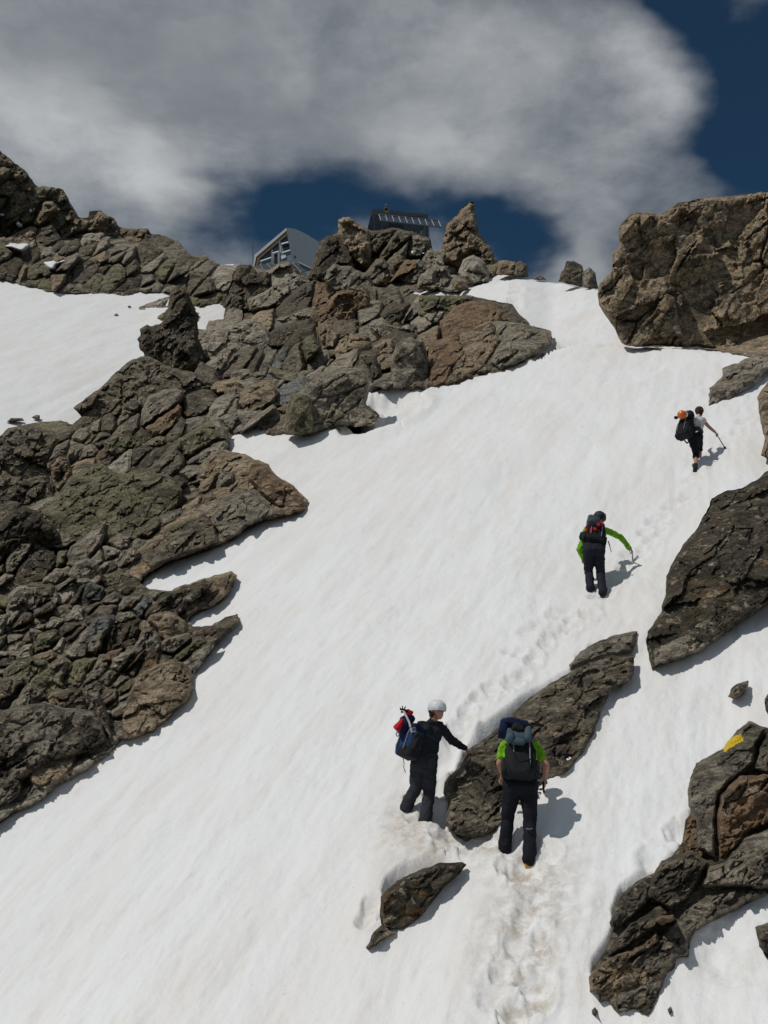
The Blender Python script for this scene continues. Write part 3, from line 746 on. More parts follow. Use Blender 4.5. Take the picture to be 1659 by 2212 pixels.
for i, (p, tone, lab) in enumerate([
    ([(1000, 560), (1022, 552), (1043, 560), (1059, 590), (1057, 612), (1023, 617), (1000, 612), (990, 590)], 'pale', 'squat pale block at the left end of the summit snow'),
    ([(978, 628), (976, 606), (992, 600), (1010, 606), (1013, 628)], 'tan', 'small rounded stone at the snow foot under the squat pale block'),
    ([(900, 626), (905, 596), (940, 572), (968, 575), (975, 600), (960, 630)], 'grey', 'grey leaning block left of the squat pale block'),
    ([(1072, 592), (1076, 566), (1096, 562), (1115, 566), (1118, 596)], 'tan', 'low tan block on the skyline right of the sharp horn'),
    ([(1108, 597), (1112, 570), (1124, 562), (1137, 573), (1142, 599)], 'dark', 'dark rounded stone ending the skyline rocks at the summit snow'),
    ([(940, 562), (962, 548), (985, 556), (1000, 575), (985, 596), (955, 590)], 'pale', 'pale stone below the left foot of the sharp horn'),
    ([(775, 612), (790, 588), (812, 560), (826, 556), (850, 580), (862, 612), (830, 622)], 'dark', 'dark stone with a pale leaning edge right of the blackish tower'),
    ([(865, 600), (880, 570), (905, 560), (925, 580), (905, 610), (880, 622)], 'grey', 'grey block below the knoll of the solar panels')]):
    K('skyline stone', p, lab, tone, pull=1.2 + .1 * i, group='stones around the summit')
    KEYS.pop()

# --- right side
RG = 'rocks on the right side'
B('huge right boulder', Z3([(365, 880), (380, 820), (470, 740), (475, 600), (530, 540), (525, 400), (560, 350), (620, 290), (720, 285), (860, 290), (990, 210), (1060, 200), (1200, 170), (1500, 150), (1659, 130), (1900, 110), (2250, 160), (2500, 500), (2600, 1360), (2300, 1385), (1900, 1395), (1659, 1400), (1490, 1370), (1290, 1340), (1120, 1310), (850, 1310), (600, 1305), (540, 1280), (480, 1150), (400, 1040), (370, 990)]),
  'huge layered brown boulder on the right skyline overhanging the snow', 'tan', group=RG, lean=0, anchor=(1380, 748), rnd=.1, rise=2.4, thick=.16, pull=.6, L=(52, 20), sp=3.0, slope=.35, planes=7, relief=.75, detail=1.0, dip=math.radians(-50))
B('twin stones', Z3([(60, 810), (130, 650), (180, 655), (245, 690), (262, 760), (255, 850), (200, 842), (120, 825)]), 'larger left one of two small stones on the snow skyline', 'dark', group=RG, lean=.1)
B('twin stones', Z3([(250, 850), (248, 740), (300, 700), (350, 750), (370, 870), (300, 862)]), 'smaller right one of two small stones on the snow skyline', 'grey', group=RG, lean=.1)
B('tiny stone', Z2([(1478, 460), (1490, 445), (1520, 448), (1535, 466), (1500, 468)]), 'tiny dark stone poking out of the summit snow edge', 'dark', group=RG)
B('ragged stone', Z3([(1310, 1470), (1380, 1440), (1480, 1410), (1560, 1370), (1700, 1360), (1900, 1380), (1800, 1440), (1659, 1480), (1560, 1570), (1450, 1650), (1200, 1780), (1210, 1620), (1320, 1530)]), 'ragged brown rock poking out of the snow under the huge boulder', 'grey', hug=.75, thick=.35, rnd=.2, group=RG, lean=.4, L=(22, 9), slope=.9, relief=.5, rag=3)
B('edge column', [(1636, 860), (1645, 840), (1659, 822), (1720, 800), (1760, 1000), (1700, 1010), (1659, 992), (1644, 984), (1651, 945), (1642, 905)], 'narrow tan rock column cut by the right edge', 'tan', group=RG, hug=.7)
B('large dark boulder', DARKB,  # tone holds real black patches plus the painted shade of its averted face
  'large smooth dark boulder with steep left edge at the right side', 'black', group=RG, thick=.26, lean=.3, hug=.6, detail=.75, slope=.5, rnd=.2, relief=.5, L=(50, 20), pull=.3)
B('pale slab under the dark boulder', Z5([(1000, 1560), (1150, 1470), (1250, 1390), (1330, 1350), (1400, 1380), (1460, 1430), (1440, 1450), (1280, 1560), (1130, 1620), (1010, 1655)]), 'pale slab lying at the foot of the large dark boulder', 'grey', group=RG, pull=.5, hug=.8, detail=.5)
B('lone stone', Z5([(1430, 1820), (1450, 1780), (1480, 1750), (1550, 1730), (1540, 1790), (1500, 1830), (1470, 1838)]), 'lone small grey stone in the snow near the right edge', 'grey', group=RG, pull=.3)
B('edge stone', [(1652, 1510), (1659, 1500), (1700, 1490), (1700, 1560), (1662, 1556), (1654, 1535)], 'dark reddish stone cut by the right edge beside the lone stone', 'dark', group=RG, pull=.12)
B('central boulder', CENTRAL,
  'long leaning brown boulder behind the two lower climbers', 'dark', group=RG, lean=.55, hug=.7, thick=.30, pull=.2, L=(38, 15), slope=.4, planes=4, rise=1.6, detail=.8, sp=2.6)
B('thin slab on the central boulder', Z6([(1215, 245), (1210, 220), (1270, 150), (1330, 110), (1400, 80), (1470, 55), (1560, 35), (1595, 35), (1580, 90), (1560, 150), (1430, 170), (1320, 210)]), 'thin layered slab lying on the upper end of the long boulder', 'grey', group=RG, pull=.40, hug=.8, thick=.4, anis=2.6, L=(20, 8))
B('oval rock', Z6([(165, 1540), (170, 1500), (260, 1410), (400, 1350), (500, 1315), (620, 1310), (645, 1325), (590, 1390), (520, 1450), (430, 1570), (370, 1650), (300, 1700), (230, 1700), (180, 1680), (165, 1610)]), 'dark oval rock sticking out of the snow in the foreground', 'black', group=RG, lean=.4, pull=.22, thick=.45, detail=.55, L=(32, 12))
B('tan tail', Z6([(75, 1790), (130, 1700), (180, 1650), (240, 1690), (300, 1690), (260, 1720), (200, 1740), (150, 1775), (110, 1805)]), 'small tan stone at the lower end of the dark oval rock', 'tan', group=RG, pull=.25, detail=.4, sp=2.0)
SG = 'rocks of the lower right spur'
def S(short, pts, label, tone, **kw):
    a = dict(pull=.30, lean=.4, sp=2.8, group=SG, hug=.65); a.update(kw)
    pts = Z7(pts); KEYPOLY.append(np.asarray(pts, float))
    return B(short, pts, label, tone, **a)
MARKED = S('marked block', [(1260, 290), (1170, 370), (1090, 470), (1000, 520), (930, 560), (890, 650), (875, 740), (880, 830), (920, 900), (930, 1100), (1050, 1170), (1055, 900), (1080, 760), (1200, 640), (1290, 560), (1320, 430), (1382, 340)], 'grey block painted with a yellow trail mark', 'grey', lean=.6, slope=.3, detail=.4, thick=.3, crack=.3, relief=.1)
S('rusty right block', [(1382, 340), (1330, 430), (1285, 600), (1382, 640), (1550, 650), (1600, 300)], 'grey rust spotted block right of the yellow marked block', 'grey', pull=.35)
S('rusty overhang', [(1080, 760), (1200, 640), (1382, 630), (1560, 640), (1560, 1000), (1382, 950), (1250, 1000), (1170, 1120), (1065, 1185), (1060, 900)], 'dark overhanging face with rusty rim under the yellow marked block', 'rust', pull=.25, lean=-.4, rise=2.2)
S('grey slab', [(960, 1340), (1000, 1220), (1100, 1190), (1200, 1060), (1382, 960), (1560, 930), (1560, 1300), (1320, 1370), (1250, 1340), (1100, 1350)], 'broad grey slab in the middle of the lower right rocks', 'grey', pull=.35, lean=.6)
S('foliated band', [(830, 1130), (900, 1110), (1010, 1190), (960, 1290), (880, 1430), (760, 1500), (640, 1430), (560, 1480), (640, 1300), (700, 1190)], 'thinly layered brown block left of the broad grey slab', 'dark', anis=2.8, L=(20, 8))
S('round end', [(430, 1400), (580, 1290), (640, 1330), (630, 1450), (500, 1560), (400, 1630), (375, 1570)], 'rounded grey end block against the snow at the lower right', 'grey', detail=.6)
S('long slab', [(350, 1760), (500, 1570), (700, 1440), (760, 1510), (650, 1620), (500, 1720), (380, 1790)], 'long thin brown slab rising to the right over the lowest slab', 'dark', anis=2.4)
S('lowest left slab', [(245, 1910), (300, 1850), (420, 1760), (560, 1720), (680, 1620), (700, 1700), (520, 1800), (420, 1950), (330, 2010), (255, 2010)], 'layered brown slab, leftmost of the lower right rocks', 'tan', anis=2.2)
S('big ridge slab', [(400, 1990), (520, 1800), (720, 1620), (900, 1440), (1100, 1350), (1300, 1350), (1400, 1385), (1320, 1410), (1080, 1540), (920, 1620), (895, 1670), (880, 1790), (800, 1800), (790, 1860), (740, 1900), (690, 2040), (620, 2160), (530, 2120), (430, 2150), (360, 2060)], 'big diagonal slab with orange spots forming the lowest right rocks', 'grey', pull=.15, hug=.9, lean=.5, thick=.28)
S('orange stone', [(640, 1560), (700, 1520), (780, 1520), (800, 1550), (720, 1590)], 'small flat orange stone wedged between the lower right slabs', 'rust', pull=.75, detail=.3)
B('corner rock', Z7([(1300, 1600), (1382, 1570), (1600, 1500), (1950, 1520), (1980, 1900), (1600, 1850), (1382, 1810), (1330, 1720)]), 'dark rock cut by the right edge near the bottom corner', 'dark', group=SG, pull=.1, hug=.7)
B('dark pebble', Z7([(262, 2125), (285, 2105), (305, 2130), (290, 2165), (268, 2150)]), 'dark pebble in the snow left of the lowest right rocks', 'dark', group=SG, pull=.2, sp=1.6, rag=.6, thick=.6)
B('dark pebble two', Z7([(745, 2120), (765, 2100), (778, 2130), (760, 2160)]), 'dark pebble in the snow below the lowest right rocks', 'dark', group=SG, pull=.2, sp=1.6, rag=.6, thick=.6)
# stones lying on the left snowfield
for p, lab in (([(14, 912), (24, 903), (48, 903), (53, 909), (30, 912)], 'flat dark stone on the left snowfield nearest the left edge'),
               ([(68, 902), (78, 896), (86, 897), (86, 905), (76, 906)], 'small dark stone on the left snowfield near the lower edge'),
               ([(246, 681), (252, 677), (257, 681), (250, 684)], 'tiny stone on the left snowfield above the flat rock tongue'),
               ([(275, 662), (281, 659), (284, 663), (278, 665)], 'tiny stone highest on the left snowfield')):
    rock('stone', p, lab, 'dark', 'stone', 'stones on the left snowfield', ground='left', pull=.3, sp=1.5, rag=.5, far=True)

# ------------------------------------------------------------------ smaller blocks fill the masses between them
def inside(px, py, poly):
    x0, y0 = poly[:, 0], poly[:, 1]; x1, y1 = np.roll(x0, -1), np.roll(y0, -1)
    c = ((y0 > py) != (y1 > py))
    xx = (x1 - x0) * (py - y0) / np.where(y1 == y0, 1e-9, y1 - y0) + x0
    return bool(np.sum(c & (px < xx)) % 2)

def ray_hit(px, py, dx, dy, poly):
    x0, y0 = poly[:, 0], poly[:, 1]; ex, ey = np.roll(x0, -1) - x0, np.roll(y0, -1) - y0
    den = dx * ey - dy * ex; den = np.where(np.abs(den) < 1e-9, 1e-9, den)
    t = ((x0 - px) * ey - (y0 - py) * ex) / den
    s = ((x0 - px) * dy - (y0 - py) * dx) / den
    ok = (t > 0) & (s >= 0) & (s <= 1)
    return t[ok].min() if ok.any() else 1e9

def where(u, v, keys):
    best = min(keys, key=lambda k: (k[0] - u) ** 2 + (k[1] - v) ** 2)
    du, dv = u - best[0], v - best[1]
    if abs(du) > abs(dv): w = 'right of' if du > 0 else 'left of'
    else: w = 'below' if dv > 0 else 'above'
    return w + ' the ' + best[2]

def scatter(mass, rad, tones, group, keys, ground='main', far=False, seed=1, maxn=400, frame=(-25, 1690, -50, 2260), skip=True, name='rock', place=None, **kw):
    mass = np.asarray(mass, float)
    rng = np.random.default_rng(seed)
    lo, hi = mass.min(0), mass.max(0)
    lo = np.maximum(lo, [frame[0], frame[2]]); hi = np.minimum(hi, [frame[1], frame[3]])
    ca, sa = math.cos(DIP), math.sin(DIP)
    sites = []
    for _ in range(7000):
        p = lo + (hi - lo) * rng.random(2)
        if not inside(p[0], p[1], mass): continue
        if skip and any(inside(p[0], p[1], k) for k in KEYPOLY): continue
        r = rad(p[0], p[1]) * (0.5 + 1.7 * rng.random() ** 2.6)
        a, c = p[0] * ca + p[1] * sa, -p[0] * sa + p[1] * ca
        ok = True
        for s in sites:
            if ((a - s[2]) / 1.4) ** 2 + ((c - s[3]) * 1.25) ** 2 < (0.5 * (r + s[4])) ** 2: ok = False; break
        if ok: sites.append((p[0], p[1], a, c, r))
        if len(sites) >= maxn: break
    A = np.array([s[2] / 1.4 for s in sites]); Cc = np.array([s[3] * 1.25 for s in sites]); Rr = np.array([s[4] for s in sites])
    ang = np.linspace(0, 2 * math.pi, 26, endpoint=False)
    made = 0
    for i, s in enumerate(sites):
        dA, dC = A - A[i], Cc - Cc[i]
        dd = dA ** 2 + dC ** 2
        nb = (dd > 0) & (dd < (5 * Rr[i] + 40) ** 2)
        pts = []
        for th in ang:
            ux, uc = math.cos(th), math.sin(th)
            den = dA[nb] * ux + dC[nb] * uc
            t = np.where(den > 1e-6, (dd[nb] + (Rr[i] ** 2 - Rr[nb] ** 2) * .5) / 2 / np.where(den > 1e-6, den, 1), 1e9)
            rr = min(t.min() if len(t) else 1e9, 2.4 * Rr[i] + 12)
            rr = max(rr, 2.0) * 0.99
            da, dc = rr * ux * 1.4, rr * uc / 1.25
            dx, dy = da * ca - dc * sa, da * sa + dc * ca
            L = math.hypot(dx, dy)
            hit = ray_hit(s[0], s[1], dx / L, dy / L, mass)
            if hit < L: dx, dy = dx / L * hit, dy / L * hit
            pts.append((s[0] + dx, s[1] + dy))
        size = s[4]
        tone = tones(s[0], s[1], rng)
        word = 'small' if size < 17 else ('medium' if size < 29 else 'large')
        shape = ['angular', 'blocky', 'slabby'][int(rng.integers(3))]
        lab = '%s %s %s rock %s' % (word, shape, {'grey': 'grey', 'tan': 'tan', 'rust': 'rusty brown', 'dark': 'dark', 'black': 'blackish', 'mossy': 'lichen covered', 'blue': 'bluish', 'pale': 'pale'}[tone], where(s[0], s[1], keys))
        pl = {'angular': dict(planes=6, slope=1.15), 'blocky': dict(planes=4, slope=.6), 'slabby': dict(planes=4, slope=.9, anis=2.4)}[shape]
        dq = 1.0 / float(w_main(s[0], s[1])) / 30.0
        edge = float(np.clip(inside_dist(np.array([s[0]]), np.array([s[1]]), mass)[1][0] / 45.0, .25, 1))
        a = dict(lean=float(rng.uniform(-.1, .6)), thick=float(rng.uniform(.4, .75)), hug=float(rng.uniform(.1, .6)) if edge > .8 else .7, rnd=0.0, rise=2.8, pull=float(rng.uniform(.05, 1.2)) * dq * edge * (1.9 if 560 < s[1] < 900 else 1.0), sp=2.8 if size > 22 else 2.4, L=(max(12, size * .7), max(6, size * .3)), rag=max(1.4, size * .10))
        a.update(pl); a.update(kw)
        o = rock(name, pts, lab, tone, 'rock', group, far=far, ground=ground, **a)
        made += 1
    return made

def tone_left(u, v, rng):
    p = {'grey': 34, 'pale': 16, 'tan': 16, 'rust': 5, 'dark': 20, 'mossy': 8, 'blue': 1.5, 'black': 14}
    if v < 700: p.update(dark=34, rust=12, pale=10)
    if 950 < v < 1150: p.update(mossy=16)
    if v > 1250: p.update(pale=22, grey=34)
    k = list(p); w = np.array([p[x] for x in k], float); w /= w.sum()
    return k[int(rng.choice(len(k), p=w))]

def rad_left(u, v):
    return float(24 + 10 * math.sin(u / 61.0 + v / 47.0) + (4 if v > 1400 else 0) - (5 if v < 620 else 0))

keysL = [k for k in KEYS if True]
print('left blocks', scatter(M_LEFT, rad_left, tone_left, LG, keysL, seed=3, maxn=215))
keysU = [(30, 400, 'steep shoulder at the left skyline'), (110, 430, 'rounded skyline tower'), (215, 480, 'square topped skyline block'), (300, 560, 'middle of the upper left slope'), (430, 600, 'low end of the upper left slope'), (60, 570, 'small snow patches'), (30, 600, 'top edge of the left snowfield')]
def tone_up(u, v, rng):
    return ['grey', 'dark', 'grey', 'black', 'tan', 'mossy', 'pale'][int(rng.integers(7))]
print('upper blocks', scatter(M_UPLEFT, lambda u, v: 21 if v > 500 else 30, tone_up, 'rocks of the upper left slope', keysU, ground='left', far=True, seed=9, maxn=70, skip=False, lean=.7))
keysR = [k for k in KEYS if k[0] > 1250 and k[1] > 1550]
print('spur blocks', scatter(M_RIGHT, lambda u, v: 26, lambda u, v, r: ['dark', 'grey', 'tan', 'rust'][int(r.integers(4))], SG, keysR, seed=12, maxn=22, frame=(-25, 1900, -50, 2260)))

# ------------------------------------------------------------------ small snow patches caught on the upper left slope
def patch(poly, ground, pull, lean, label, d=None):
    res = rock_mesh('snow_patch', poly, 77, ground=ground, lean=lean, thick=.12, pull=pull, sp=2.0, planes=0, detail=0.15, rag=.8, base_d=d)
    me, org = res
    me.polygons.foreach_set('use_smooth', np.ones(len(me.polygons), bool))
    o = link('snow_patch', me, SNOW); o.location = org
    tag(o, label, 'snow patch', 'snow patches on the upper left slope')
patch([(-60, 522), (0, 527), (30, 525), (66, 527), (58, 540), (48, 548), (25, 541), (0, 535), (-60, 535)], 'left', 9, .9, 'long snow patch cut by the left edge on the upper left slope')
patch([(90, 564), (110, 562), (150, 561), (140, 568), (124, 575), (118, 586), (104, 585), (96, 576)], 'left', 7, .9, 'white snow patch below the long one on the upper left slope')
patch([(33, 484), (38, 476), (47, 484), (50, 490), (40, 493)], 'left', 6.5, .9, 'small snow spot on the steep shoulder')
patch([(62, 455), (67, 450), (70, 456), (66, 461)], 'left', 6.5, .9, 'tiny snow spot high on the steep shoulder')
patch([(-5, 461), (5, 460), (13, 465), (5, 469), (-5, 466)], 'left', 6.5, .9, 'tiny snow spot at the left edge of the steep shoulder')
# ------------------------------------------------------------------ plain materials
MATS = {}
def plain(name, col, rough=0.6, metal=0.0, spec=0.3, var=0.0, scale=20.0):
    if name in MATS: return MATS[name]
    m, t, b = new_mat(name, rough, spec)
    b.inputs['Metallic'].default_value = metal
    g = t.n('ShaderNodeTexCoord')
    n = t.noise(g.outputs['Object'], scale, 4, 0.6)
    f = t.smooth(n, 0.3, 0.7, 1 - var, 1 + var)
    gc = t.n('ShaderNodeCombineColor')
    for i in range(3): t.l(f, gc.inputs[i])
    t.l(t.mix(1.0, (*col,), gc.outputs[0], 'MULTIPLY'), b.inputs['Base Color'])
    bp = t.n('ShaderNodeBump'); bp.inputs['Strength'].default_value = 0.25; bp.inputs['Distance'].default_value = 0.01
    t.l(n, bp.inputs['Height']); t.l(bp.outputs[0], b.inputs['Normal'])
    MATS[name] = m
    return m

def extrude(name, pts, ext, mat, parent, org):
    """closed solid: a polygon of world points pushed along ext"""
    ext = Vector(ext)
    vs = [Vector(p) - org for p in pts]
    n = len(vs)
    vv = vs + [v + ext for v in vs]
    faces = [list(range(n)), list(range(2 * n - 1, n - 1, -1))] + [[i, i + n, (i + 1) % n + n, (i + 1) % n] for i in range(n)]
    me = bpy.data.meshes.new(name); me.from_pydata([tuple(v) for v in vv], [], faces); me.update()
    bm = bmesh.new(); bm.from_mesh(me); bmesh.ops.recalc_face_normals(bm, faces=bm.faces); bm.to_mesh(me); bm.free()
    return link(name, me, mat, parent)

def bar_mesh(segs, w, org, sides=4):
    vv, ff = [], []
    for a, b in segs:
        a, b = Vector(a) - org, Vector(b) - org
        d = (b - a).normalized()
        x = d.cross(Vector((0, 1, 0.01))).normalized(); y = d.cross(x)
        o = len(vv)
        for p in (a, b):
            for k in range(sides):
                th = 2 * math.pi * (k + .5) / sides
                vv.append(tuple(p + (x * math.cos(th) + y * math.sin(th)) * w))
        for k in range(sides): ff.append([o + k, o + (k + 1) % sides, o + sides + (k + 1) % sides, o + sides + k])
        ff += [list(range(o + sides - 1, o - 1, -1)), list(range(o + sides, o + 2 * sides))]
    return vv, ff
def bars(name, segs, w, mat, parent, org, sides=4):
    vv, ff = bar_mesh(segs, w, org, sides)
    me = bpy.data.meshes.new(name); me.from_pydata(vv, [], ff); me.update()
    return link(name, me, mat, parent)

import bmesh
metal = plain('brushed_metal_sheet', (0.60, 0.61, 0.59), 0.5, 0.0, 0.4, 0.05, 0.8)
white_frame = plain('white_window_frame', (0.78, 0.79, 0.80), 0.4)
light_metal = plain('light_metal', (0.5, 0.52, 0.54), 0.4)
wood = plain('larch_wood', (0.17, 0.115, 0.075), 0.7, var=.2, scale=3)
darkwall = plain('dark_cladding', (0.14, 0.165, 0.175), 0.6, var=.2, scale=2)
greymetal = plain('grey_steel', (0.22, 0.24, 0.25), 0.45, 0.5)
def glass_mat(name, col, rough=0.08):
    m, t, b = new_mat(name, rough, 0.8)
    b.inputs['Base Color'].default_value = (*col, 1)
    return m
pane_m = glass_mat('window_glass', (0.03, 0.05, 0.075))
pane_l = glass_mat('pale_window_glass', (0.20, 0.27, 0.30), 0.3)
solar_m = glass_mat('solar_cell_glass', (0.045, 0.06, 0.10), 0.2)

def planar(p1, p2, p3):
    """depth as a function of the measured point, for the plane through three (u, v, depth)"""
    A = np.array([[p[0], p[1], 1.0] for p in (p1, p2, p3)]); w = np.linalg.solve(A, np.array([1.0 / p[2] for p in (p1, p2, p3)]))
    return lambda u, v, pull=0.0: Vector((rays(u, v) * (1.0 / (w[0] * u + w[1] * v + w[2]) - pull)).tolist())

# ---- metal hut
HF = planar((618, 495, 123), (550, 575, 128), (631, 567, 122))
HS = planar((618, 495, 123), (631, 567, 122), (690, 540, 133))
hz = lambda x, y: (529 + .1367 * x, 421 + .1367 * y)
horg = HF(600, 600)
hut = empty('mountain_hut', horg, 'modern metal clad mountain hut with curved grey side and big gable window', 'hut')
back = Vector((1.6, 5.0, 0.2))
def hface(name, zp, mat, pull=0.0, ext=(0, .25, 0), parent=None, src=HF):
    return extrude(name, [src(*hz(x, y), pull) for x, y in zp], ext, mat, parent or hut, horg)
extrude('wall', [HF(*hz(x, y)) for x, y in [(650, 545), (742, 1075), (160, 1150), (150, 960)]], back, metal, hut, horg)
hface('curved_roof', [(648, 524), (700, 521), (760, 530), (830, 553), (900, 585), (980, 626), (1050, 668), (1120, 712), (1192, 760), (1165, 900), (1120, 1050), (1050, 1175), (900, 1120), (742, 1062), (700, 780)], metal, 0.05, (0.02, .4, 0.05), src=HS)
hface('roof_edge', [(650, 524), (662, 560), (180, 978), (150, 1130), (128, 1130), (150, 948)], metal, 0.45, (0, .45, 0))
hface('soffit', [(655, 572), (662, 640), (560, 725), (240, 1000), (205, 1120), (175, 1125), (185, 985)], wood, 0.30, (0, .3, 0))
for zp, mt in [([(560, 728), (652, 650), (690, 745), (580, 775)], pane_m), ([(430, 850), (545, 745), (545, 890), (440, 915)], pane_m), ([(250, 1010), (415, 870), (420, 985), (250, 1045)], pane_m),
               ([(585, 785), (692, 755), (715, 870), (595, 912)], pane_m), ([(600, 925), (720, 885), (742, 1050), (560, 1060), (560, 935)], pane_l), ([(462, 940), (530, 915), (530, 1065), (462, 1080)], pane_m), ([(255, 1055), (420, 1000), (420, 1095), (225, 1110)], pane_l)]:
    hface('window_pane', zp, mt, 0.12, (0, .1, 0))
for a, b in [((430, 870), (428, 1085)), ((550, 735), (545, 1065)), ((440, 925), (545, 893)), ((456, 940), (456, 1080)), ((580, 778), (692, 747)), ((590, 917), (720, 877)), ((250, 1052), (420, 993)), ((594, 850), (594, 912)), ((530, 905), (530, 1070))]:
    bars('window_frame', [(HF(*hz(*a), .3), HF(*hz(*b), .3))], .11, white_frame, hut, horg)
hface('table_items', [(570, 960), (640, 945), (650, 985), (600, 1010), (572, 1005)], white_frame, 0.35, (0, .08, 0))  # white things on a table inside the gable window
hface('vent', [(780, 960), (808, 962), (808, 1000), (785, 998)], darkwall, 0.2, (0, .1, 0), src=HS)
for zp in [[(150, 1130), (240, 1100), (300, 1180), (215, 1250)], [(250, 1100), (350, 1090), (420, 1170), (320, 1200)], [(365, 1090), (430, 1085), (520, 1150), (440, 1180)], [(745, 1070), (780, 1075), (880, 1220), (800, 1250)], [(790, 1072), (840, 1070), (960, 1200), (900, 1220)], [(850, 1075), (900, 1090), (1050, 1180), (980, 1200)]]:
    hface('skirt_panel', zp, greymetal, 0.6, (0, .15, 0))
for a, b in [((745, 1065), (890, 1225)), ((845, 1068), (1055, 1165)), ((235, 1100), (300, 1190)), ((350, 1090), (425, 1175))]:
    bars('strut', [(HF(*hz(*a), .9), HF(*hz(*b), .9))], .10, darkwall, hut, horg)
mast = empty('mast', HF(546, 575), 'thin antenna mast standing left of the metal hut', 'mast')
bars('pole', [(HF(547, 582, .3), HF(546, 529, .3))], .07, greymetal, mast, mast.location)

# ---- building with solar panels
SB = planar((800, 460, 118), (795, 490, 118.4), (930, 470, 121))
sz = lambda x, y: (756 + .1465 * x, 421 + .1465 * y)
sorg = SB(860, 510)
sb = empty('solar_building', sorg, 'dark low building with a row of tilted solar panels on the skyline rocks', 'building')
sf = lambda name, zp, mat, pull, ext, src=SB: extrude(name, [src(*sz(x, y), pull) for x, y in zp], ext, mat, sb, sorg)
sf('wall', [(322, 250), (1120, 320), (1060, 640), (240, 560)], darkwall, 0, (0.3, 5, 0))
sf('roof', [(328, 203), (1165, 287), (1150, 325), (318, 272)], greymetal, 0.35, (.3, 5.6, .1))
sf('eave', [(318, 268), (430, 262), (440, 285), (320, 295)], greymetal, 0.8, (0, .4, 0))
sf('window', [(560, 430), (790, 450), (770, 505), (570, 480)], pane_m, 0.15, (0, .1, 0))
tl, tr, br, bl = (425, 288), (1300, 378), (1345, 475), (455, 378)
lerp = lambda a, b, f: (a[0] + (b[0] - a[0]) * f, a[1] + (b[1] - a[1]) * f)
PT = planar((*sz(*tl), 117.2), (*sz(*tr), 119.6), (*sz(*bl), 115.9))
for i in range(9):
    a, b, c, d = lerp(tl, tr, i / 9 + .004), lerp(tl, tr, (i + 1) / 9 - .004), lerp(bl, br, (i + 1) / 9 - .004), lerp(bl, br, i / 9 + .004)
    sf('solar_panel', [a, b, c, d], solar_m, 0.1, (0, .12, .05), PT)
fr = [(PT(*sz(*lerp(tl, tr, i / 9)), .2), PT(*sz(*lerp(bl, br, i / 9)), .2)) for i in range(10)]
for seg in fr: bars('panel_frame', [seg], .045, light_metal, sb, sorg)
for a, b in ((tl, tr), (bl, br)): bars('rail', [(PT(*sz(*a), .15), PT(*sz(*b), .15))], .09, greymetal, sb, sorg)
for a, b in [((1115, 370), (1090, 480)), ((1090, 480), (1040, 590)), ((345, 295), (378, 640)), ((930, 450), (930, 560)), ((480, 380), (478, 540)), ((565, 400), (565, 520)), ((1120, 540), (1120, 690))]:
    bars('support', [(SB(*sz(*a), 1.2), SB(*sz(*b), 1.2))], .07, greymetal, sb, sorg)
for p in ((475, 525), (1050, 550), (890, 402), (665, 375)):
    sf('bracket', [(p[0] - 12, p[1] - 22), (p[0] + 14, p[1] - 18), (p[0] + 10, p[1] + 25), (p[0] - 16, p[1] + 20)], white_frame, 1.5, (0, .1, 0))
rock('cairn', [sz(*p) for p in [(490, 245), (505, 190), (520, 150), (530, 128), (545, 160), (560, 200), (572, 245), (530, 262)]], 'dark pointed stone cairn rising behind the roof with solar panels', 'dark', 'cairn', None, far=True, base_d=114, lean=0, pull=0, sp=1.4, rag=.5, detail=.3)
for zp, lab in [([(890, 815), (955, 815), (965, 885), (915, 905), (890, 860)], 'bright white snow spot in the rocks below the solar panels'), ([(1060, 850), (1100, 845), (1105, 870), (1065, 875)], 'faint snow spot right of the bright white one')]:
    res = rock_mesh('snow_patch', [sz(*p) for p in zp], 5, lean=.4, thick=.2, pull=5.5, sp=1.4, planes=0, detail=.1, rag=.4)
    o = link('snow_patch', res[0], SNOW); o.location = res[1]; tag(o, lab, 'snow patch', 'snow spots on the summit rocks')

# ---- yellow trail mark: a thin coat of paint over the block's own surface
def paint(target, poly):
    me = target.data; n = len(me.vertices)
    co = np.empty(n * 3, np.float32); me.vertices.foreach_get('co', co); co = co.reshape(-1, 3) + np.array(target.location)
    dep = co[:, 1] * CP + co[:, 2] * SP; up = co[:, 2] * CP - co[:, 1] * SP
    u = CU + FPX * co[:, 0] / dep; v = CV - FPX * up / dep
    qs = np.empty(len(me.polygons) * 4, np.int32); me.polygons.foreach_get('vertices', qs); qs = qs.reshape(-1, 4)
    qs = qs[:len(qs) // 2]
    cu, cv = u[qs].mean(1), v[qs].mean(1)
    poly = roughen(poly, .8, 5)
    sel = np.array([inside(a, b, poly) if (poly[:, 0].min() < a < poly[:, 0].max() and poly[:, 1].min() < b < poly[:, 1].max()) else False for a, b in zip(cu, cv)])
    q = qs[sel]; used = np.unique(q); rm_ = -np.ones(n, int); rm_[used] = np.arange(len(used))
    P = co[used] - 0.008 * rays(u[used], v[used]) - np.array(target.location)
    yel = plain('yellow_paint', (0.62, 0.42, 0.012), 0.6, var=.12, scale=14)
    m2 = mesh_np('trail_mark', P, rm_[q])
    o = link('trail_mark', m2, yel, target); return o
tm_ = paint(MARKED, [(1559, 1615), (1566, 1600), (1580, 1594), (1590, 1588), (1602, 1584), (1605, 1601), (1590, 1608), (1575, 1618), (1566, 1626)])
tm_['label'] = 'yellow paint blaze'
# ------------------------------------------------------------------ people
from mathutils import noise as mnoise
def ico(r, sub=2):
    bm = bmesh.new(); bmesh.ops.create_icosphere(bm, subdivisions=sub, radius=r)
    v = [x.co.copy() for x in bm.verts]; bm.free(); return v
ICO = ico(1.0)

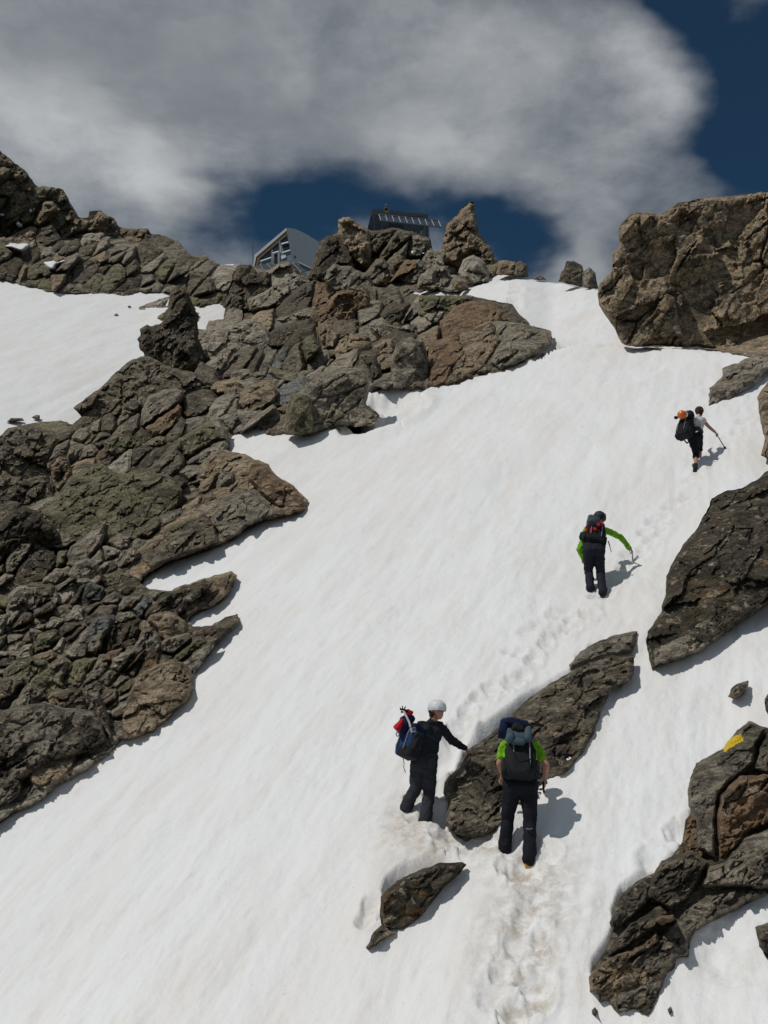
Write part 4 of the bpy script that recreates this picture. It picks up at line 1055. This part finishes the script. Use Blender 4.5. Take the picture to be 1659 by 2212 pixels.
def grow(name, caps, voxel, org, mat, parent, smooth=4, fold=0.0, fscale=9.0, cut=None, stretch=None):
    """one continuous skin around a list of tapered limbs (p0, r0, p1, r1)"""
    bm = bmesh.new()
    for c in caps:
        p0, r0, p1, r1 = c[:4]
        sq = c[4] if len(c) > 4 else None
        vs = []
        for p, r in ((p0, r0), (p1, r1)):
            for s in ICO:
                q = s * r
                if sq is not None:                 # flatten along an axis
                    ax, k = sq; q = q - ax * (q.dot(ax)) * (1 - k)
                vs.append(bm.verts.new(Vector(p) - org + q))
        res = bmesh.ops.convex_hull(bm, input=vs)
        junk = [e for e in res['geom_interior'] if isinstance(e, bmesh.types.BMVert)] + [e for e in res['geom_unused'] if isinstance(e, bmesh.types.BMVert)]
        bmesh.ops.delete(bm, geom=list(set(junk)), context='VERTS')
    me = bpy.data.meshes.new(name + '_src'); bm.to_mesh(me); bm.free()
    o = bpy.data.objects.new(name + '_src', me); root.objects.link(o)
    md = o.modifiers.new('r', 'REMESH'); md.mode = 'VOXEL'; md.voxel_size = voxel
    if smooth:
        ms = o.modifiers.new('s', 'SMOOTH'); ms.iterations = smooth; ms.factor = 0.5
    dg = bpy.context.evaluated_depsgraph_get(); dg.update()
    m2 = bpy.data.meshes.new_from_object(o.evaluated_get(dg))
    m2.name = name
    bpy.data.objects.remove(o); bpy.data.meshes.remove(me)
    if fold:
        m2.update()
        for v, nn in zip(m2.vertices, [x.vector.copy() for x in m2.vertex_normals]):
            q = v.co * fscale
            d = mnoise.noise(Vector((q.x, q.y, q.z * 1.7))) + .5 * mnoise.noise(q * 2.3) - abs(mnoise.noise(Vector((q.x * .7 + 9, q.y * .7, q.z * 2.6))))
            v.co += nn * (d * fold)
    if cut:
        bm = bmesh.new(); bm.from_mesh(m2)
        for (p, nrm) in cut:
            bmesh.ops.bisect_plane(bm, geom=list(bm.verts) + list(bm.edges) + list(bm.faces), plane_co=Vector(p) - org, plane_no=nrm, clear_outer=True)
        bm.to_mesh(m2); bm.free()
    m2.polygons.foreach_set('use_smooth', np.ones(len(m2.polygons), bool))
    m2.materials.clear()
    return link(name, m2, mat, parent)

def rbox(name, c, ax, half, org, mat, parent, power=0.45, taper=0.0, fold=0.012, seg=(30, 22), fscale=8.0):
    """soft padded box; ax = (side, out, up) unit vectors"""
    nu, nv = seg
    th = np.linspace(0, 2 * math.pi, nu, endpoint=False); ph = np.linspace(-math.pi / 2, math.pi / 2, nv)
    T, Pp = np.meshgrid(th, ph)
    f = lambda w: np.sign(w) * np.abs(w) ** power
    X = f(np.cos(Pp)) * f(np.cos(T)); Y = f(np.cos(Pp)) * f(np.sin(T)); Zz = f(np.sin(Pp))
    k = 1 - taper * (Zz * .5 + .5)
    P = np.stack([X * half[0] * k, Y * half[1] * k, Zz * half[2]], -1).reshape(-1, 3)
    A = np.array([list(a) for a in ax])
    Wp = P @ A + np.array(list(Vector(c) - org))
    idx = np.arange(nu * nv).reshape(nv, nu)
    q = np.stack([idx[:-1], np.roll(idx[:-1], -1, 1), np.roll(idx[1:], -1, 1), idx[1:]], -1).reshape(-1, 4)
    nr = P / (np.linalg.norm(P, axis=1, keepdims=True) + 1e-9)
    for i in range(len(Wp)):
        s = Vector((Wp[i] + np.array(list(org)) * .37) * fscale)
        Wp[i] += (nr[i] @ A) * fold * (mnoise.noise(s) * 1.6 + mnoise.noise(s * 2.2) - abs(mnoise.noise(s * 1.3 + Vector((4, 4, 4)))))
    me = mesh_np(name, Wp, q, True)
    bm = bmesh.new(); bm.from_mesh(me); bmesh.ops.remove_doubles(bm, verts=bm.verts, dist=1e-4); bmesh.ops.recalc_face_normals(bm, faces=bm.faces); bm.to_mesh(me); bm.free()
    me.polygons.foreach_set('use_smooth', np.ones(len(me.polygons), bool))
    return link(name, me, mat, parent)

def tube(name, pts, r, org, mat, parent, sides=8):
    return bars(name, list(zip(pts[:-1], pts[1:])), r, mat, parent, org, sides)

cloth = lambda n, c, r=0.85, v=.12: plain(n, c, r, 0, .15, v, 25)
SKIN = plain('skin', (0.46, 0.235, 0.17), 0.55, var=.08, scale=18)
BLACK = cloth('black_trouser_cloth', (0.012, 0.013, 0.017)); BLACK2 = cloth('faded_black_cloth', (0.022, 0.024, 0.032)); CHAR = cloth('charcoal_cloth', (0.035, 0.037, 0.043))
GREEN = cloth('lime_green_cloth', (0.17, 0.42, 0.02)); NAVY = cloth('navy_cloth', (0.012, 0.018, 0.055)); BLUE = cloth('blue_pack_cloth', (0.02, 0.05, 0.15)); RED = cloth('red_cloth', (0.50, 0.02, 0.03))
TEAL = cloth('grey_blue_cloth', (0.065, 0.105, 0.125)); WHITE = cloth('white_cloth', (0.62, 0.62, 0.61)); PACKBLK = cloth('black_pack_cloth', (0.018, 0.019, 0.021)); SLATE = cloth('slate_cloth', (0.07, 0.085, 0.10))
BOOT = plain('dark_boot_leather', (0.03, 0.028, 0.028), .6, var=.2); YSOLE = plain('yellow_boot_rubber', (0.62, 0.36, 0.01), .6); TANB = plain('tan_boot_leather', (0.26, 0.18, 0.08), .7)
HWHITE = plain('white_helmet_shell', (0.72, 0.75, 0.78), .3, spec=.5); HORANGE = plain('orange_helmet_shell', (0.72, 0.16, 0.02), .25, spec=.6); HGREY = plain('dark_grey_cap', (0.03, 0.035, 0.045), .7); HRED = plain('red_cap_panel', (.5, .03, .02), .7)
STEEL = plain('steel', (0.35, 0.37, 0.4), .3, .9); DKGLASS = glass_mat('dark_sunglass_lens', (0.01, 0.01, 0.012), .1); HAIR = plain('brown_hair', (0.04, 0.025, 0.015), .8); STRAP = plain('grey_webbing', (0.20, 0.21, 0.22), .8)

def snow_at(u, v):
    """nearest point of the finished snow on a ray"""
    r = rays(u, v); Q = SNOWP.reshape(-1, 3)
    dep = Q[:, 1] * CP + Q[:, 2] * SP
    uu = CU + FPX * Q[:, 0] / dep; vv = CV - FPX * (Q[:, 2] * CP - Q[:, 1] * SP) / dep
    return Vector(Q[int(np.argmin((uu - u) ** 2 + (vv - v) ** 2))].tolist())

UP = Vector((0, 0, 1)); FW = Vector((0, 1, 0)); RT = Vector((1, 0, 0))

def hand_caps(w, d, palm, thumb_side, curl=0.6, s=1.0):
    """palm, four unequal bent fingers and a thumb; d = pointing, palm = the way the palm faces"""
    d = d.normalized(); side = d.cross(palm).normalized() * thumb_side; palm = palm.normalized()
    c = []
    for k, off in enumerate((-.030, -.010, .010, .030)):
        c.append((w + side * off * .6, .017 * s, w + d * .075 * s - side * off * -1.0, .0145 * s))
    ln = (.062, .074, .080, .070)
    for k, off in enumerate((-.032, -.011, .011, .032)):
        k0 = w + d * .082 * s + side * off; L = ln[k] * s
        a = curl * 1.1
        d1 = (d * math.cos(a) + palm * math.sin(a)); d2 = (d * math.cos(2 * a) + palm * math.sin(2 * a))
        k1 = k0 + d1 * L * .5; k2 = k1 + d2 * L * .5
        c += [(k0, .0105 * s, k1, .0095 * s), (k1, .0095 * s, k2, .0080 * s)]
    t0 = w + d * .025 * s + side * .030; t1 = t0 + (side * .7 + d * .7 + palm * .35) * .045 * s; t2 = t1 + (d * .8 + palm * .7 - side * .1).normalized() * .034 * s
    c += [(t0, .014 * s, t1, .0115 * s), (t1, .0115 * s, t2, .0095 * s)]
    return c

def head_caps(c, f, u):
    f = f.normalized(); u = (u - f * u.dot(f)).normalized(); s = f.cross(u)
    return [(c + u * .03 - f * .015, .094, c + u * .02 + f * .02, .088), (c - u * .03 + f * .03, .072, c - u * .075 + f * .050, .046),      # skull, jaw
            (c + f * .098 + u * .005, .012, c + f * .112 - u * .022, .015), (c + f * .085 - u * .048, .018, c + f * .09 - u * .056, .016),         # nose, mouth
            (c + s * .086 - u * .02, .013, c + s * .09 + u * .015, .017), (c - s * .086 - u * .02, .013, c - s * .09 + u * .015, .017)]           # ears

def boot(root_, org, heel, toe, mat, sole_m, up=UP, size=1.0):
    d = (toe - heel).normalized(); s = d.cross(UP).normalized(); u = s.cross(d).normalized()
    ank = heel + u * .09 + d * .06
    b = grow('boot', [(heel + u * .045 + d * .03, .040, heel + u * .04 + d * .12, .045), (heel + u * .04 + d * .12, .045, toe + u * .03, .036), (ank, .046, ank + UP * .04, .048)], .011, org, mat, root_, 2)
    pts = []
    for a, w in ((-.03, .030), (.0, .042), (.1, .046), (.2, .048), (.26, .038), (.285, .02)):
        pts.append((a, w))
    ring = [heel + d * a + s * w for a, w in pts] + [heel + d * a - s * w for a, w in reversed(pts)]
    so_ = extrude('sole', [p - u * .03 - d * .035 for p in ring], u * .05, sole_m, b, org)
    return b

def person(root_, J, org, shirt, trousers, f_head, sleeve=1.0, legs=1.0, hands=('R',), hand_dirs=None, voxel=.010, knee_patch=None, bootm=(BOOT, BOOT), toes=None, broad=1.0):
    R = .5
    hl, hr = J['hipL'], J['hipR']; hc = (hl + hr) / 2; sl_, sr = J['shL'], J['shR']; sc = (sl_ + sr) / 2
    ax = (sr - sl_).normalized(); tr = (sc - hc)
    # skin: one continuous body
    sk = [(hl, .075, hr, .075), (hc, .075, hc + tr * .4, .065), (hc + tr * .35, .065, sc - tr * .15, .075), (sl_, .05, sr, .05), (sc, .06, J['neck'], .052), (J['neck'], .05, J['head'] - UP * .05, .05)]
    sk += head_caps(J['head'], f_head, UP)
    for s in 'LR':
        sk += [(J['sh' + s], .05, J['elb' + s], .042), (J['elb' + s], .042, J['elb' + s].lerp(J['wr' + s], .35), .041), (J['elb' + s].lerp(J['wr' + s], .35), .041, J['wr' + s], .027)]
        sk += [(J['hip' + s], .085, J['knee' + s], .058), (J['knee' + s], .056, J['knee' + s].lerp(J['ank' + s], .35), .060), (J['knee' + s].lerp(J['ank' + s], .35), .058, J['ank' + s], .040)]
        hd = (hand_dirs or {}).get(s)
        if hd: sk += hand_caps(J['wr' + s], *hd)
        else: sk += hand_caps(J['wr' + s], (J['wr' + s] - J['elb' + s]), -FW, 1, .5)
    grow('body', sk, .0075, org, SKIN, root_, 2)
    # shirt
    wst = hc + tr * .18
    sh = []
    for k in (-1, 1):
        o = ax * (.070 * k * broad)
        sh += [(hc + o * .8 + tr * .18, .098, hc + o + tr * .45, .108), (hc + o + tr * .45, .108, sc + o * 1.1 - tr * .16, .128)]
    sh += [(sl_, .068, sr, .068), (sc, .085, J['neck'] - (J['neck'] - sc) * .25, .064)]
    cuts = []
    for s in 'LR':
        a, b, c = J['sh' + s], J['elb' + s], J['wr' + s]
        if sleeve >= 1: sh += [(a, .068, b, .062), (b, .064, c, .050)]
        else: sh += [(a, .070, a.lerp(b, sleeve), .066)]
    grow('shirt', sh, voxel, org, shirt, root_, 3, .016, 9)
    # trousers
    tq = [(hl, .122, hr, .122), (hl + tr * .08, .122, hr + tr * .08, .122), (hl + tr * .18, .118, hr + tr * .18, .118)]
    for s in 'LR':
        a, b, c = J['hip' + s], J['knee' + s], J['ank' + s]
        tq += [(a, .118, b, .086)]
        if legs >= 1: tq += [(b, .086, b.lerp(c, .5), .084), (b.lerp(c, .5), .084, c + (c - b).normalized() * .02, .088)]
        else: tq += [(b, .086, b.lerp(c, legs), .082)]
    grow('trousers' if legs >= 1 else 'shorts', tq, voxel, org, trousers, root_, 3, .013, 7)
    for s in 'LR':
        d = (toes or {}).get(s, Vector((0.03, .24, .10)))
        heel = J['foot' + s]
        boot(root_, org, heel, heel + d, *bootm)

def mk(Y0):
    def P(u, v, off=0.0):
        r = rays(u, v); return Vector((r * ((Y0 + off) / r[1])).tolist())
    return P

def pack(org, label, c, ax, half, bodym, lidm, group='rucksacks worn by the climbers'):
    e = empty('backpack', org, label, 'backpack', group)
    rbox('main_compartment', c, ax, half, org, bodym, e, .42, .10, .016)
    s, o, u = ax
    rbox('lid', c + u * half[2] * 1.02 + o * .01, ax, (half[0] * .86, half[1] * .95, half[2] * .28), org, lidm, e, .5, .1, .014)
    for k in (-1, 1):
        rbox('side_pocket', c + s * k * half[0] * .98 - u * half[2] * .45, ax, (.035, half[1] * .6, half[2] * .42), org, bodym, e, .5, .1, .008, (14, 12))
        tube('strap', [c + s * k * half[0] * .45 + o * half[1] * .9 + u * half[2] * 1.1, c + s * k * half[0] * .5 + o * (half[1] + .012) + u * half[2] * .3, c + s * k * half[0] * .5 + o * (half[1] + .012) - u * half[2] * .6], .009, org, STRAP, e, 6)
        # shoulder strap running forward over the shoulder and back under the arm
        tube('shoulder_strap', [c + s * k * half[0] * .6 - o * half[1] * .9 + u * half[2] * .85, c + s * k * half[0] * .62 - o * (half[1] + .12) + u * half[2] * .95, c + s * k * half[0] * .66 - o * (half[1] + .26) + u * half[2] * .35, c + s * k * half[0] * .7 - o * (half[1] + .16) - u * half[2] * .5, c + s * k * half[0] * .6 - o * half[1] * .9 - u * half[2] * .6], .016, org, bodym, e, 6)
    return e

def axes(up, out):
    up = up.normalized(); out = (out - up * out.dot(up)).normalized(); return (up.cross(out).normalized() * -1, out, up)

def helmet(parent, org, c, f, mat, r=.125, cap=False, name='helmet', low=-.005):
    f = f.normalized(); s = f.cross(UP).normalized(); u = s.cross(f)
    caps = [(c + u * .035 - f * .02, r, c + u * .03 + f * .02, r * .97)]
    h = grow(name, caps, .010, org, mat, parent, 2, cut=[(c + u * (low if not cap else .03) , -u)])
    if cap: grow('brim', [(c + f * .09 + u * .03 + s * .04, .012, c + f * .16 + u * .015 + s * .02, .008), (c + f * .09 + u * .03 - s * .04, .012, c + f * .16 + u * .015 - s * .02, .008)], .006, org, mat, h, 1)
    return h

# ================= climber with the white helmet
f1, f2 = snow_at(916, 1786), snow_at(877, 1750)
P = mk(f1.y); org = f1.copy(); oL = f2.y - f1.y
R_ = empty('person', org, 'climber in black with white helmet and sunglasses looking back, hand on the long boulder', 'person', 'climbers going up the snow')
J = dict(hipL=P(904, 1655, .10), hipR=P(926, 1655, .12), kneeL=P(897, 1704, oL * .5 + .02), kneeR=P(928, 1710, .14), ankL=P(879, 1742, oL), ankR=P(918, 1772, .0), footL=f2 + Vector((0, .03, .02)), footR=f1 + Vector((0, .03, .02)),
         shL=P(908, 1568, .10), shR=P(949, 1567, .26), elbL=P(893, 1600, .28), elbR=P(975, 1599, .42), wrL=P(905, 1632, .42), wrR=P(1004, 1616, .55), neck=P(936, 1556, .16), head=P(944, 1535, .10))
FH = Vector((.62, -.75, -.08))
person(R_, J, org, BLACK2, CHAR, FH, hand_dirs={'R': (Vector((.75, .3, -.45)), Vector((-.2, .1, -1)), 1, .35)}, bootm=(TANB, BOOT), toes={'R': Vector((.10, .23, .07)), 'L': Vector((.08, .23, .10))})
h = helmet(R_, org, J['head'], FH, HWHITE, .122)
sF = FH.normalized(); sS = sF.cross(UP).normalized()
for k, (a, b) in enumerate(((.00, .105), (.03, .070), (-.03, .070))):
    rbox('vent', J['head'] + sF * (.095 if k == 0 else .105) + UP * (b if k == 0 else .075) + sS * a, axes(UP, sF), (.012, .012, .008), org, BLACK, h, .6, 0, 0, (10, 8))
rbox('helmet_band', J['head'] + UP * .02, axes(UP, sF), (.112, .118, .010), org, NAVY, h, .9, 0, 0, (30, 8))
g = rbox('sunglasses', J['head'] + sF * .095 + UP * .004, axes(UP, sF), (.066, .022, .021), org, DKGLASS, R_, .7, 0, 0, (18, 10))
grow('hair', [(J['head'] - sF * .05 - UP * .01, .085, J['head'] - sF * .055 - UP * .05, .07)], .01, org, HAIR, R_, 2, .01, 20)
tube('chin_strap', [J['head'] + sS * .088 + UP * .01, J['head'] + sS * .07 - UP * .06 + sF * .03, J['head'] - UP * .115 + sF * .055, J['head'] - sS * .07 - UP * .06 + sF * .03, J['head'] - sS * .088 + UP * .01], .006, org, BLACK, R_, 6)
rbox('thigh_pocket', P(932, 1648, .0), axes(UP, -FW), (.055, .02, .07), org, CHAR, R_, .4, 0, .004, (14, 12))
tup = (J['neck'] - (J['hipL'] + J['hipR']) / 2)
ax_ = axes(tup + Vector((.06, 0, 0)), Vector((-.80, -.60, 0)))
pk = pack(org, 'dark blue rucksack with red and black jacket strapped on, worn by the white helmeted climber', P(886, 1606, .0), ax_, (.155, .13, .20), BLUE, NAVY)
rbox('lower_panel', P(884, 1627, -.08), ax_, (.145, .12, .07), org, PACKBLK, pk, .45, 0, .01)
rbox('front_pocket', P(896, 1603, -.14), ax_, (.09, .05, .13), org, PACKBLK, pk, .45, 0, .01)
# jacket strapped on the left of the pack: a thing of its own
jk = empty('jacket', org, 'rolled red and navy jacket tied to the top of the dark blue rucksack', 'jacket')
axj = axes(Vector((.55, .1, .85)), Vector((-.7, -.7, .2)))
rbox('navy_part', P(876, 1565, -.02), axj, (.10, .09, .15), org, NAVY, jk, .6, .25, .02)
rbox('red_part', P(862, 1566, -.10), axj, (.055, .05, .085), org, RED, jk, .6, .4, .012)
rbox('red_hood', P(884, 1539, -.05), axj, (.045, .05, .045), org, RED, jk, .7, 0, .014)
ia = empty('ice_axe', org, 'ice axe with pale shaft fixed upright on the dark blue rucksack', 'ice axe')
tube('shaft', [P(872, 1536, -.14), P(884, 1560, -.16), P(890, 1582, -.17)], .014, org, WHITE, ia)
tube('head', [P(864, 1532, -.14), P(873, 1533, -.14), P(882, 1537, -.14)], .014, org, BLACK, ia)
cr_ = empty('crampons', org, 'black crampon points sticking up from the dark blue rucksack', 'crampons')
for (a, b) in (((868, 1534), (864, 1529)), ((870, 1533), (869, 1525)), ((873, 1533), (876, 1526)), ((875, 1536), (881, 1533))):
    tube('spike', [P(*a, -.10), P(*b, -.12)], .008, org, BLACK, cr_, 5)
tube('frame', [P(866, 1538, -.09), P(878, 1537, -.09)], .014, org, BLACK, cr_, 5)
cb = empty('carabiners', org, 'bright metal carabiners clipped on the dark blue rucksack', 'carabiners')
for (u0, v0) in ((888, 1575), (895, 1576), (859, 1586)):
    tube('ring', [P(u0 + 3.2 * math.cos(t), v0 + 5 * math.sin(t), -.24) for t in np.linspace(0, 2 * math.pi, 9)], .008, org, STEEL, cb, 5)
tube('dangling_strap', [P(871, 1637, -.1), P(873, 1650, -.1), P(872, 1658, -.1), P(876, 1669, -.1)], .006, org, STRAP, pk, 5)

# ================= climber with the green T shirt
f1, f2 = snow_at(1141, 1868), snow_at(1091, 1840)
P = mk(f1.y); org = f1.copy(); oL = f2.y - f1.y
R_ = empty('person', org, 'climber in lime green short sleeves and black trousers seen from behind beside the long boulder', 'person', 'climbers going up the snow')
J = dict(hipL=P(1106, 1700, .16), hipR=P(1142, 1700, .16), kneeL=P(1097, 1768, oL * .6 + .12), kneeR=P(1145, 1777, .16), ankL=P(1091, 1828, oL), ankR=P(1143, 1853, 0), footL=f2 + Vector((0, .03, .02)), footR=f1 + Vector((0, .03, .02)),
         shL=P(1090, 1612, .42), shR=P(1156, 1610, .42), elbL=P(1079, 1648, .40), elbR=P(1180, 1653, .36), wrL=P(1086, 1676, .50), wrR=P(1177, 1687, .46), neck=P(1118, 1597, .50), head=P(1112, 1577, .56))
person(R_, J, org, GREEN, BLACK, Vector((-.1, 1, -.3)), sleeve=.62, hand_dirs={'R': (Vector((-.1, .35, -.8)), Vector((-.8, .4, -.2)), 1, .9)}, bootm=(BOOT, YSOLE), toes={'R': Vector((.05, .24, .09)), 'L': Vector((-.02, .24, .09))}, broad=1.05)
helmet(R_, org, J['head'], Vector((-.1, 1, -.2)), NAVY, .116, True, 'cap')
tube('knee_strap', [P(1136, 1790, .02), P(1142, 1791, .0), P(1150, 1790, .02)], .006, org, STRAP, R_, 5)
tup = ((J['shL'] + J['shR']) / 2 - (J['hipL'] + J['hipR']) / 2)
ax_ = axes(tup, -FW)
pk = pack(org, 'large black rucksack with grey blue top, on the climber in lime green', P(1124, 1641, .10), ax_, (.195, .13, .25), PACKBLK, TEAL)
rbox('top_pocket', P(1120, 1590, .12), ax_, (.13, .11, .10), org, TEAL, pk, .55, .2, .02)
for (u0, v0, a, b) in ((1101, 1588, .05, .10), (1140, 1584, .045, .10), (1119, 1603, .09, .05)):
    rbox('compression_fold', P(u0, v0, .01), ax_, (a, .05, b), org, TEAL, pk, .7, .1, .015, (18, 14))
rbox('handle_panel', P(1119, 1575, .10), ax_, (.085, .08, .06), org, PACKBLK, pk, .6, 0, .01)
rbox('front_pocket', P(1124, 1650, -.09), ax_, (.13, .04, .14), org, PACKBLK, pk, .5, .1, .014)
tube('front_strap', [P(1102, 1612, -.06), P(1112, 1632, -.10), P(1120, 1648, -.12), P(1146, 1640, -.10)], .008, org, BLACK, pk, 6)
tube('hip_belt', [P(1089, 1672, .0), P(1088, 1676, .16), P(1105, 1676, .34), P(1143, 1676, .34), P(1163, 1676, .16), P(1160, 1672, .0)], .03, org, PACKBLK, pk, 6)
rl = empty('rolled_jacket', org, 'navy blue jacket roll lying over the top of the grey blue rucksack', 'jacket')
rbox('roll', P(1113, 1563, .28), axes(Vector((.15, .1, 1)), -FW), (.18, .10, .06), org, NAVY, rl, .65, 0, .03)
rbox('roll_end', P(1088, 1577, .26), axes(Vector((.3, .1, 1)), -FW), (.062, .08, .115), org, NAVY, rl, .65, 0, .02)
ia = empty('ice_axe', org, 'ice axe held low in the right hand of the climber in lime green', 'ice axe')
tube('shaft', [P(1173, 1688, .40), P(1175, 1712, .34)], .013, org, BLACK, ia)
tube('head', [P(1166, 1690, .40), P(1174, 1687, .40), P(1182, 1692, .42)], .012, org, STEEL, ia)
tube('shaft_loop', [P(1163, 1711, .1), P(1169, 1713, .1), P(1166, 1716, .1)], .008, org, BLACK, ia, 5)

# ================= climber in the middle, crouching
f1, f2 = snow_at(1297, 1290), snow_at(1275, 1278)
P = mk(f1.y); org = f1.copy(); oL = f2.y - f1.y
R_ = empty('person', org, 'climber bending forward in lime green long sleeves with black and red rucksack', 'person', 'climbers going up the snow')
J = dict(hipL=P(1271, 1190, .10), hipR=P(1294, 1190, .10), kneeL=P(1272, 1236, oL * .6 + .20), kneeR=P(1297, 1238, .22), ankL=P(1276, 1269, oL), ankR=P(1302, 1278, .02), footL=f2 + Vector((0, .03, .02)), footR=f1 + Vector((0.03, .03, .02)),
         shL=P(1268, 1142, .48), shR=P(1308, 1145, .48), elbL=P(1252, 1188, .40), elbR=P(1340, 1160, .60), wrL=P(1260, 1206, .50), wrR=P(1359, 1183, .66), neck=P(1292, 1133, .66), head=P(1295, 1121, .80))
person(R_, J, org, GREEN, BLACK2, Vector((.1, 1, -.35)), hand_dirs={'R': (Vector((.55, .2, -.6)), Vector((-.6, .2, -.5)), 1, .8)}, bootm=(BOOT, BOOT), toes={'R': Vector((.05, .23, .12)), 'L': Vector((.0, .23, .12))})
hh_ = helmet(R_, org, J['head'], Vector((.1, 1, -.2)), HGREY, .125, False, 'helmet', -.06)
rbox('red_stripe', J['head'] + Vector((.105, -.02, .03)), axes(UP, RT), (.06, .02, .075), org, HRED, hh_, .8, 0, 0, (14, 10))
tup = ((J['shL'] + J['shR']) / 2 - (J['hipL'] + J['hipR']) / 2)
ax_ = axes(tup, -FW)
pk = pack(org, 'black rucksack with red patches and grey lid on the bent climber in the middle', P(1285, 1156, .22), ax_, (.20, .12, .26), PACKBLK, SLATE)
rbox('grey_hood', P(1282, 1127, .22), ax_, (.135, .11, .13), org, SLATE, pk, .6, .1, .02)
for (u0, v0, a, b) in ((1266.5, 1146, .030, .040), (1275.5, 1146, .018, .040), (1285, 1143, .036, .036), (1293, 1133, .036, .040), (1301, 1131, .018, .028), (1267, 1137, .018, .03)):
    rbox('red_patch', P(u0, v0, .09), ax_, (a * .9, .02, b), org, RED, pk, .35, 0, .004, (14, 10))
for k in (1, 2):
    tube('loose_strap', [P(1312 + k, 1168, .2), P(1316 + k, 1180, .2), P(1319 + 2 * k, 1193, .2)][:3 if k == 1 else 2], .007, org, STRAP, pk, 5)
rbox('gear_pouch', P(1257, 1159, .30), ax_, (.05, .06, .07), org, PACKBLK, pk, .6, 0, .02, (14, 12))
ia = empty('ice_axe', org, 'ice axe planted in the snow by the bent climber in the middle', 'ice axe')
tip = snow_at(1367, 1212)
P2 = mk(tip.y)
tube('shaft', [P(1366, 1192, .68), P2(1367, 1213, 0)], .016, org, STEEL, ia)
tube('head', [P2(1360, 1216, 0), P2(1367, 1212, -.02), P2(1378, 1201, .02)], .016, org, STEEL, ia)

# ================= highest climber with shorts and pole
f1 = snow_at(1499, 1020)
P = mk(f1.y); org = f1.copy()
R_ = empty('person', org, 'highest climber in white shirt and black shorts leaning on a pole', 'person', 'climbers going up the snow')
J = dict(hipL=P(1494, 944, .10), hipR=P(1508, 944, .16), kneeL=P(1504, 979, .14), kneeR=P(1511, 966, .50), ankL=P(1503, 1009, .02), ankR=P(1512, 986, .52), footL=f1 + Vector((.02, .0, .02)), footR=snow_at(1512, 985) + Vector((0, .1, 0)),
         shL=P(1497, 905, .24), shR=P(1517, 906, .34), elbL=P(1502, 922, .55), elbR=P(1530, 921, .46), wrL=P(1512, 930, .70), wrR=P(1545, 934, .52), neck=P(1509, 898, .34), head=P(1511, 890, .38))
person(R_, J, org, WHITE, BLACK, Vector((.45, 1, -.25)), sleeve=.25, legs=.28, hand_dirs={'R': (Vector((.6, .1, -.55)), Vector((-.4, .2, -.6)), 1, 1.0)}, bootm=(BOOT, BOOT), toes={'L': Vector((.10, .22, .12)), 'R': Vector((.05, .22, .12))}, broad=.9)
helmet(R_, org, J['head'], Vector((.45, 1, -.2)), HGREY, .108, True, 'cap')
grow('hair', [(J['head'] - Vector((.45, 1, 0)).normalized() * .025 - UP * .01, .095, J['head'] - Vector((.45, 1, 0)).normalized() * .03 - UP * .05, .07)], .01, org, HAIR, R_, 2, .008, 20)
grow('sock', [(P(1502.5, 1004, .03), .052, P(1502, 1010, .01), .056)], .01, org, CHAR, R_, 1)
tup = (J['neck'] - (J['hipL'] + J['hipR']) / 2)
ax_ = axes(tup, Vector((-.75, -.66, 0)))
pk = pack(org, 'bulging black rucksack with an orange helmet on it, on the highest climber', P(1480, 928, .02), ax_, (.19, .15, .25), PACKBLK, BLACK)
rbox('top_compartment', P(1489, 896, .08), ax_, (.12, .10, .13), org, PACKBLK, pk, .6, .2, .02)
rbox('hip_belt', P(1503, 932, .1), ax_, (.16, .15, .03), org, CHAR, pk, .6, 0, .006)
rbox('belt_buckle', P(1505, 932.5, -.06), ax_, (.04, .012, .012), org, WHITE, pk, .6, 0, 0, (12, 8))
oh = empty('climbing_helmet', org, 'orange climbing helmet strapped to the back of the highest rucksack', 'helmet')
hc_ = P(1473, 896, -.08)
sh_ = grow('shell', [(hc_, .115, hc_ + Vector((.03, .02, 0)), .11)], .012, org, HORANGE, oh, 3)
tube('strap', [hc_ + Vector((.09, -.09, .07)), hc_ + Vector((.115, -.06, 0)), hc_ + Vector((.09, -.07, -.08))], .014, org, WHITE, oh, 6)
rbox('pouch', P(1460, 902, -.02), ax_, (.04, .04, .035), org, PACKBLK, pk, .6, 0, .01, (12, 10))
po = empty('trekking_pole', org, 'slim trekking pole planted by the highest climber', 'trekking pole')
tip = snow_at(1567, 969); P2 = mk(tip.y)
tube('shaft', [P(1545, 933, .56), P2(1567, 969.5, 0)], .011, org, NAVY, po)
tube('grip', [P(1543, 930, .56), P(1549, 940, .56)], .019, org, BLACK, po)
tube('basket', [P2(1564, 966.5, -.01), P2(1567.5, 966, 0)], .02, org, BLACK, po)
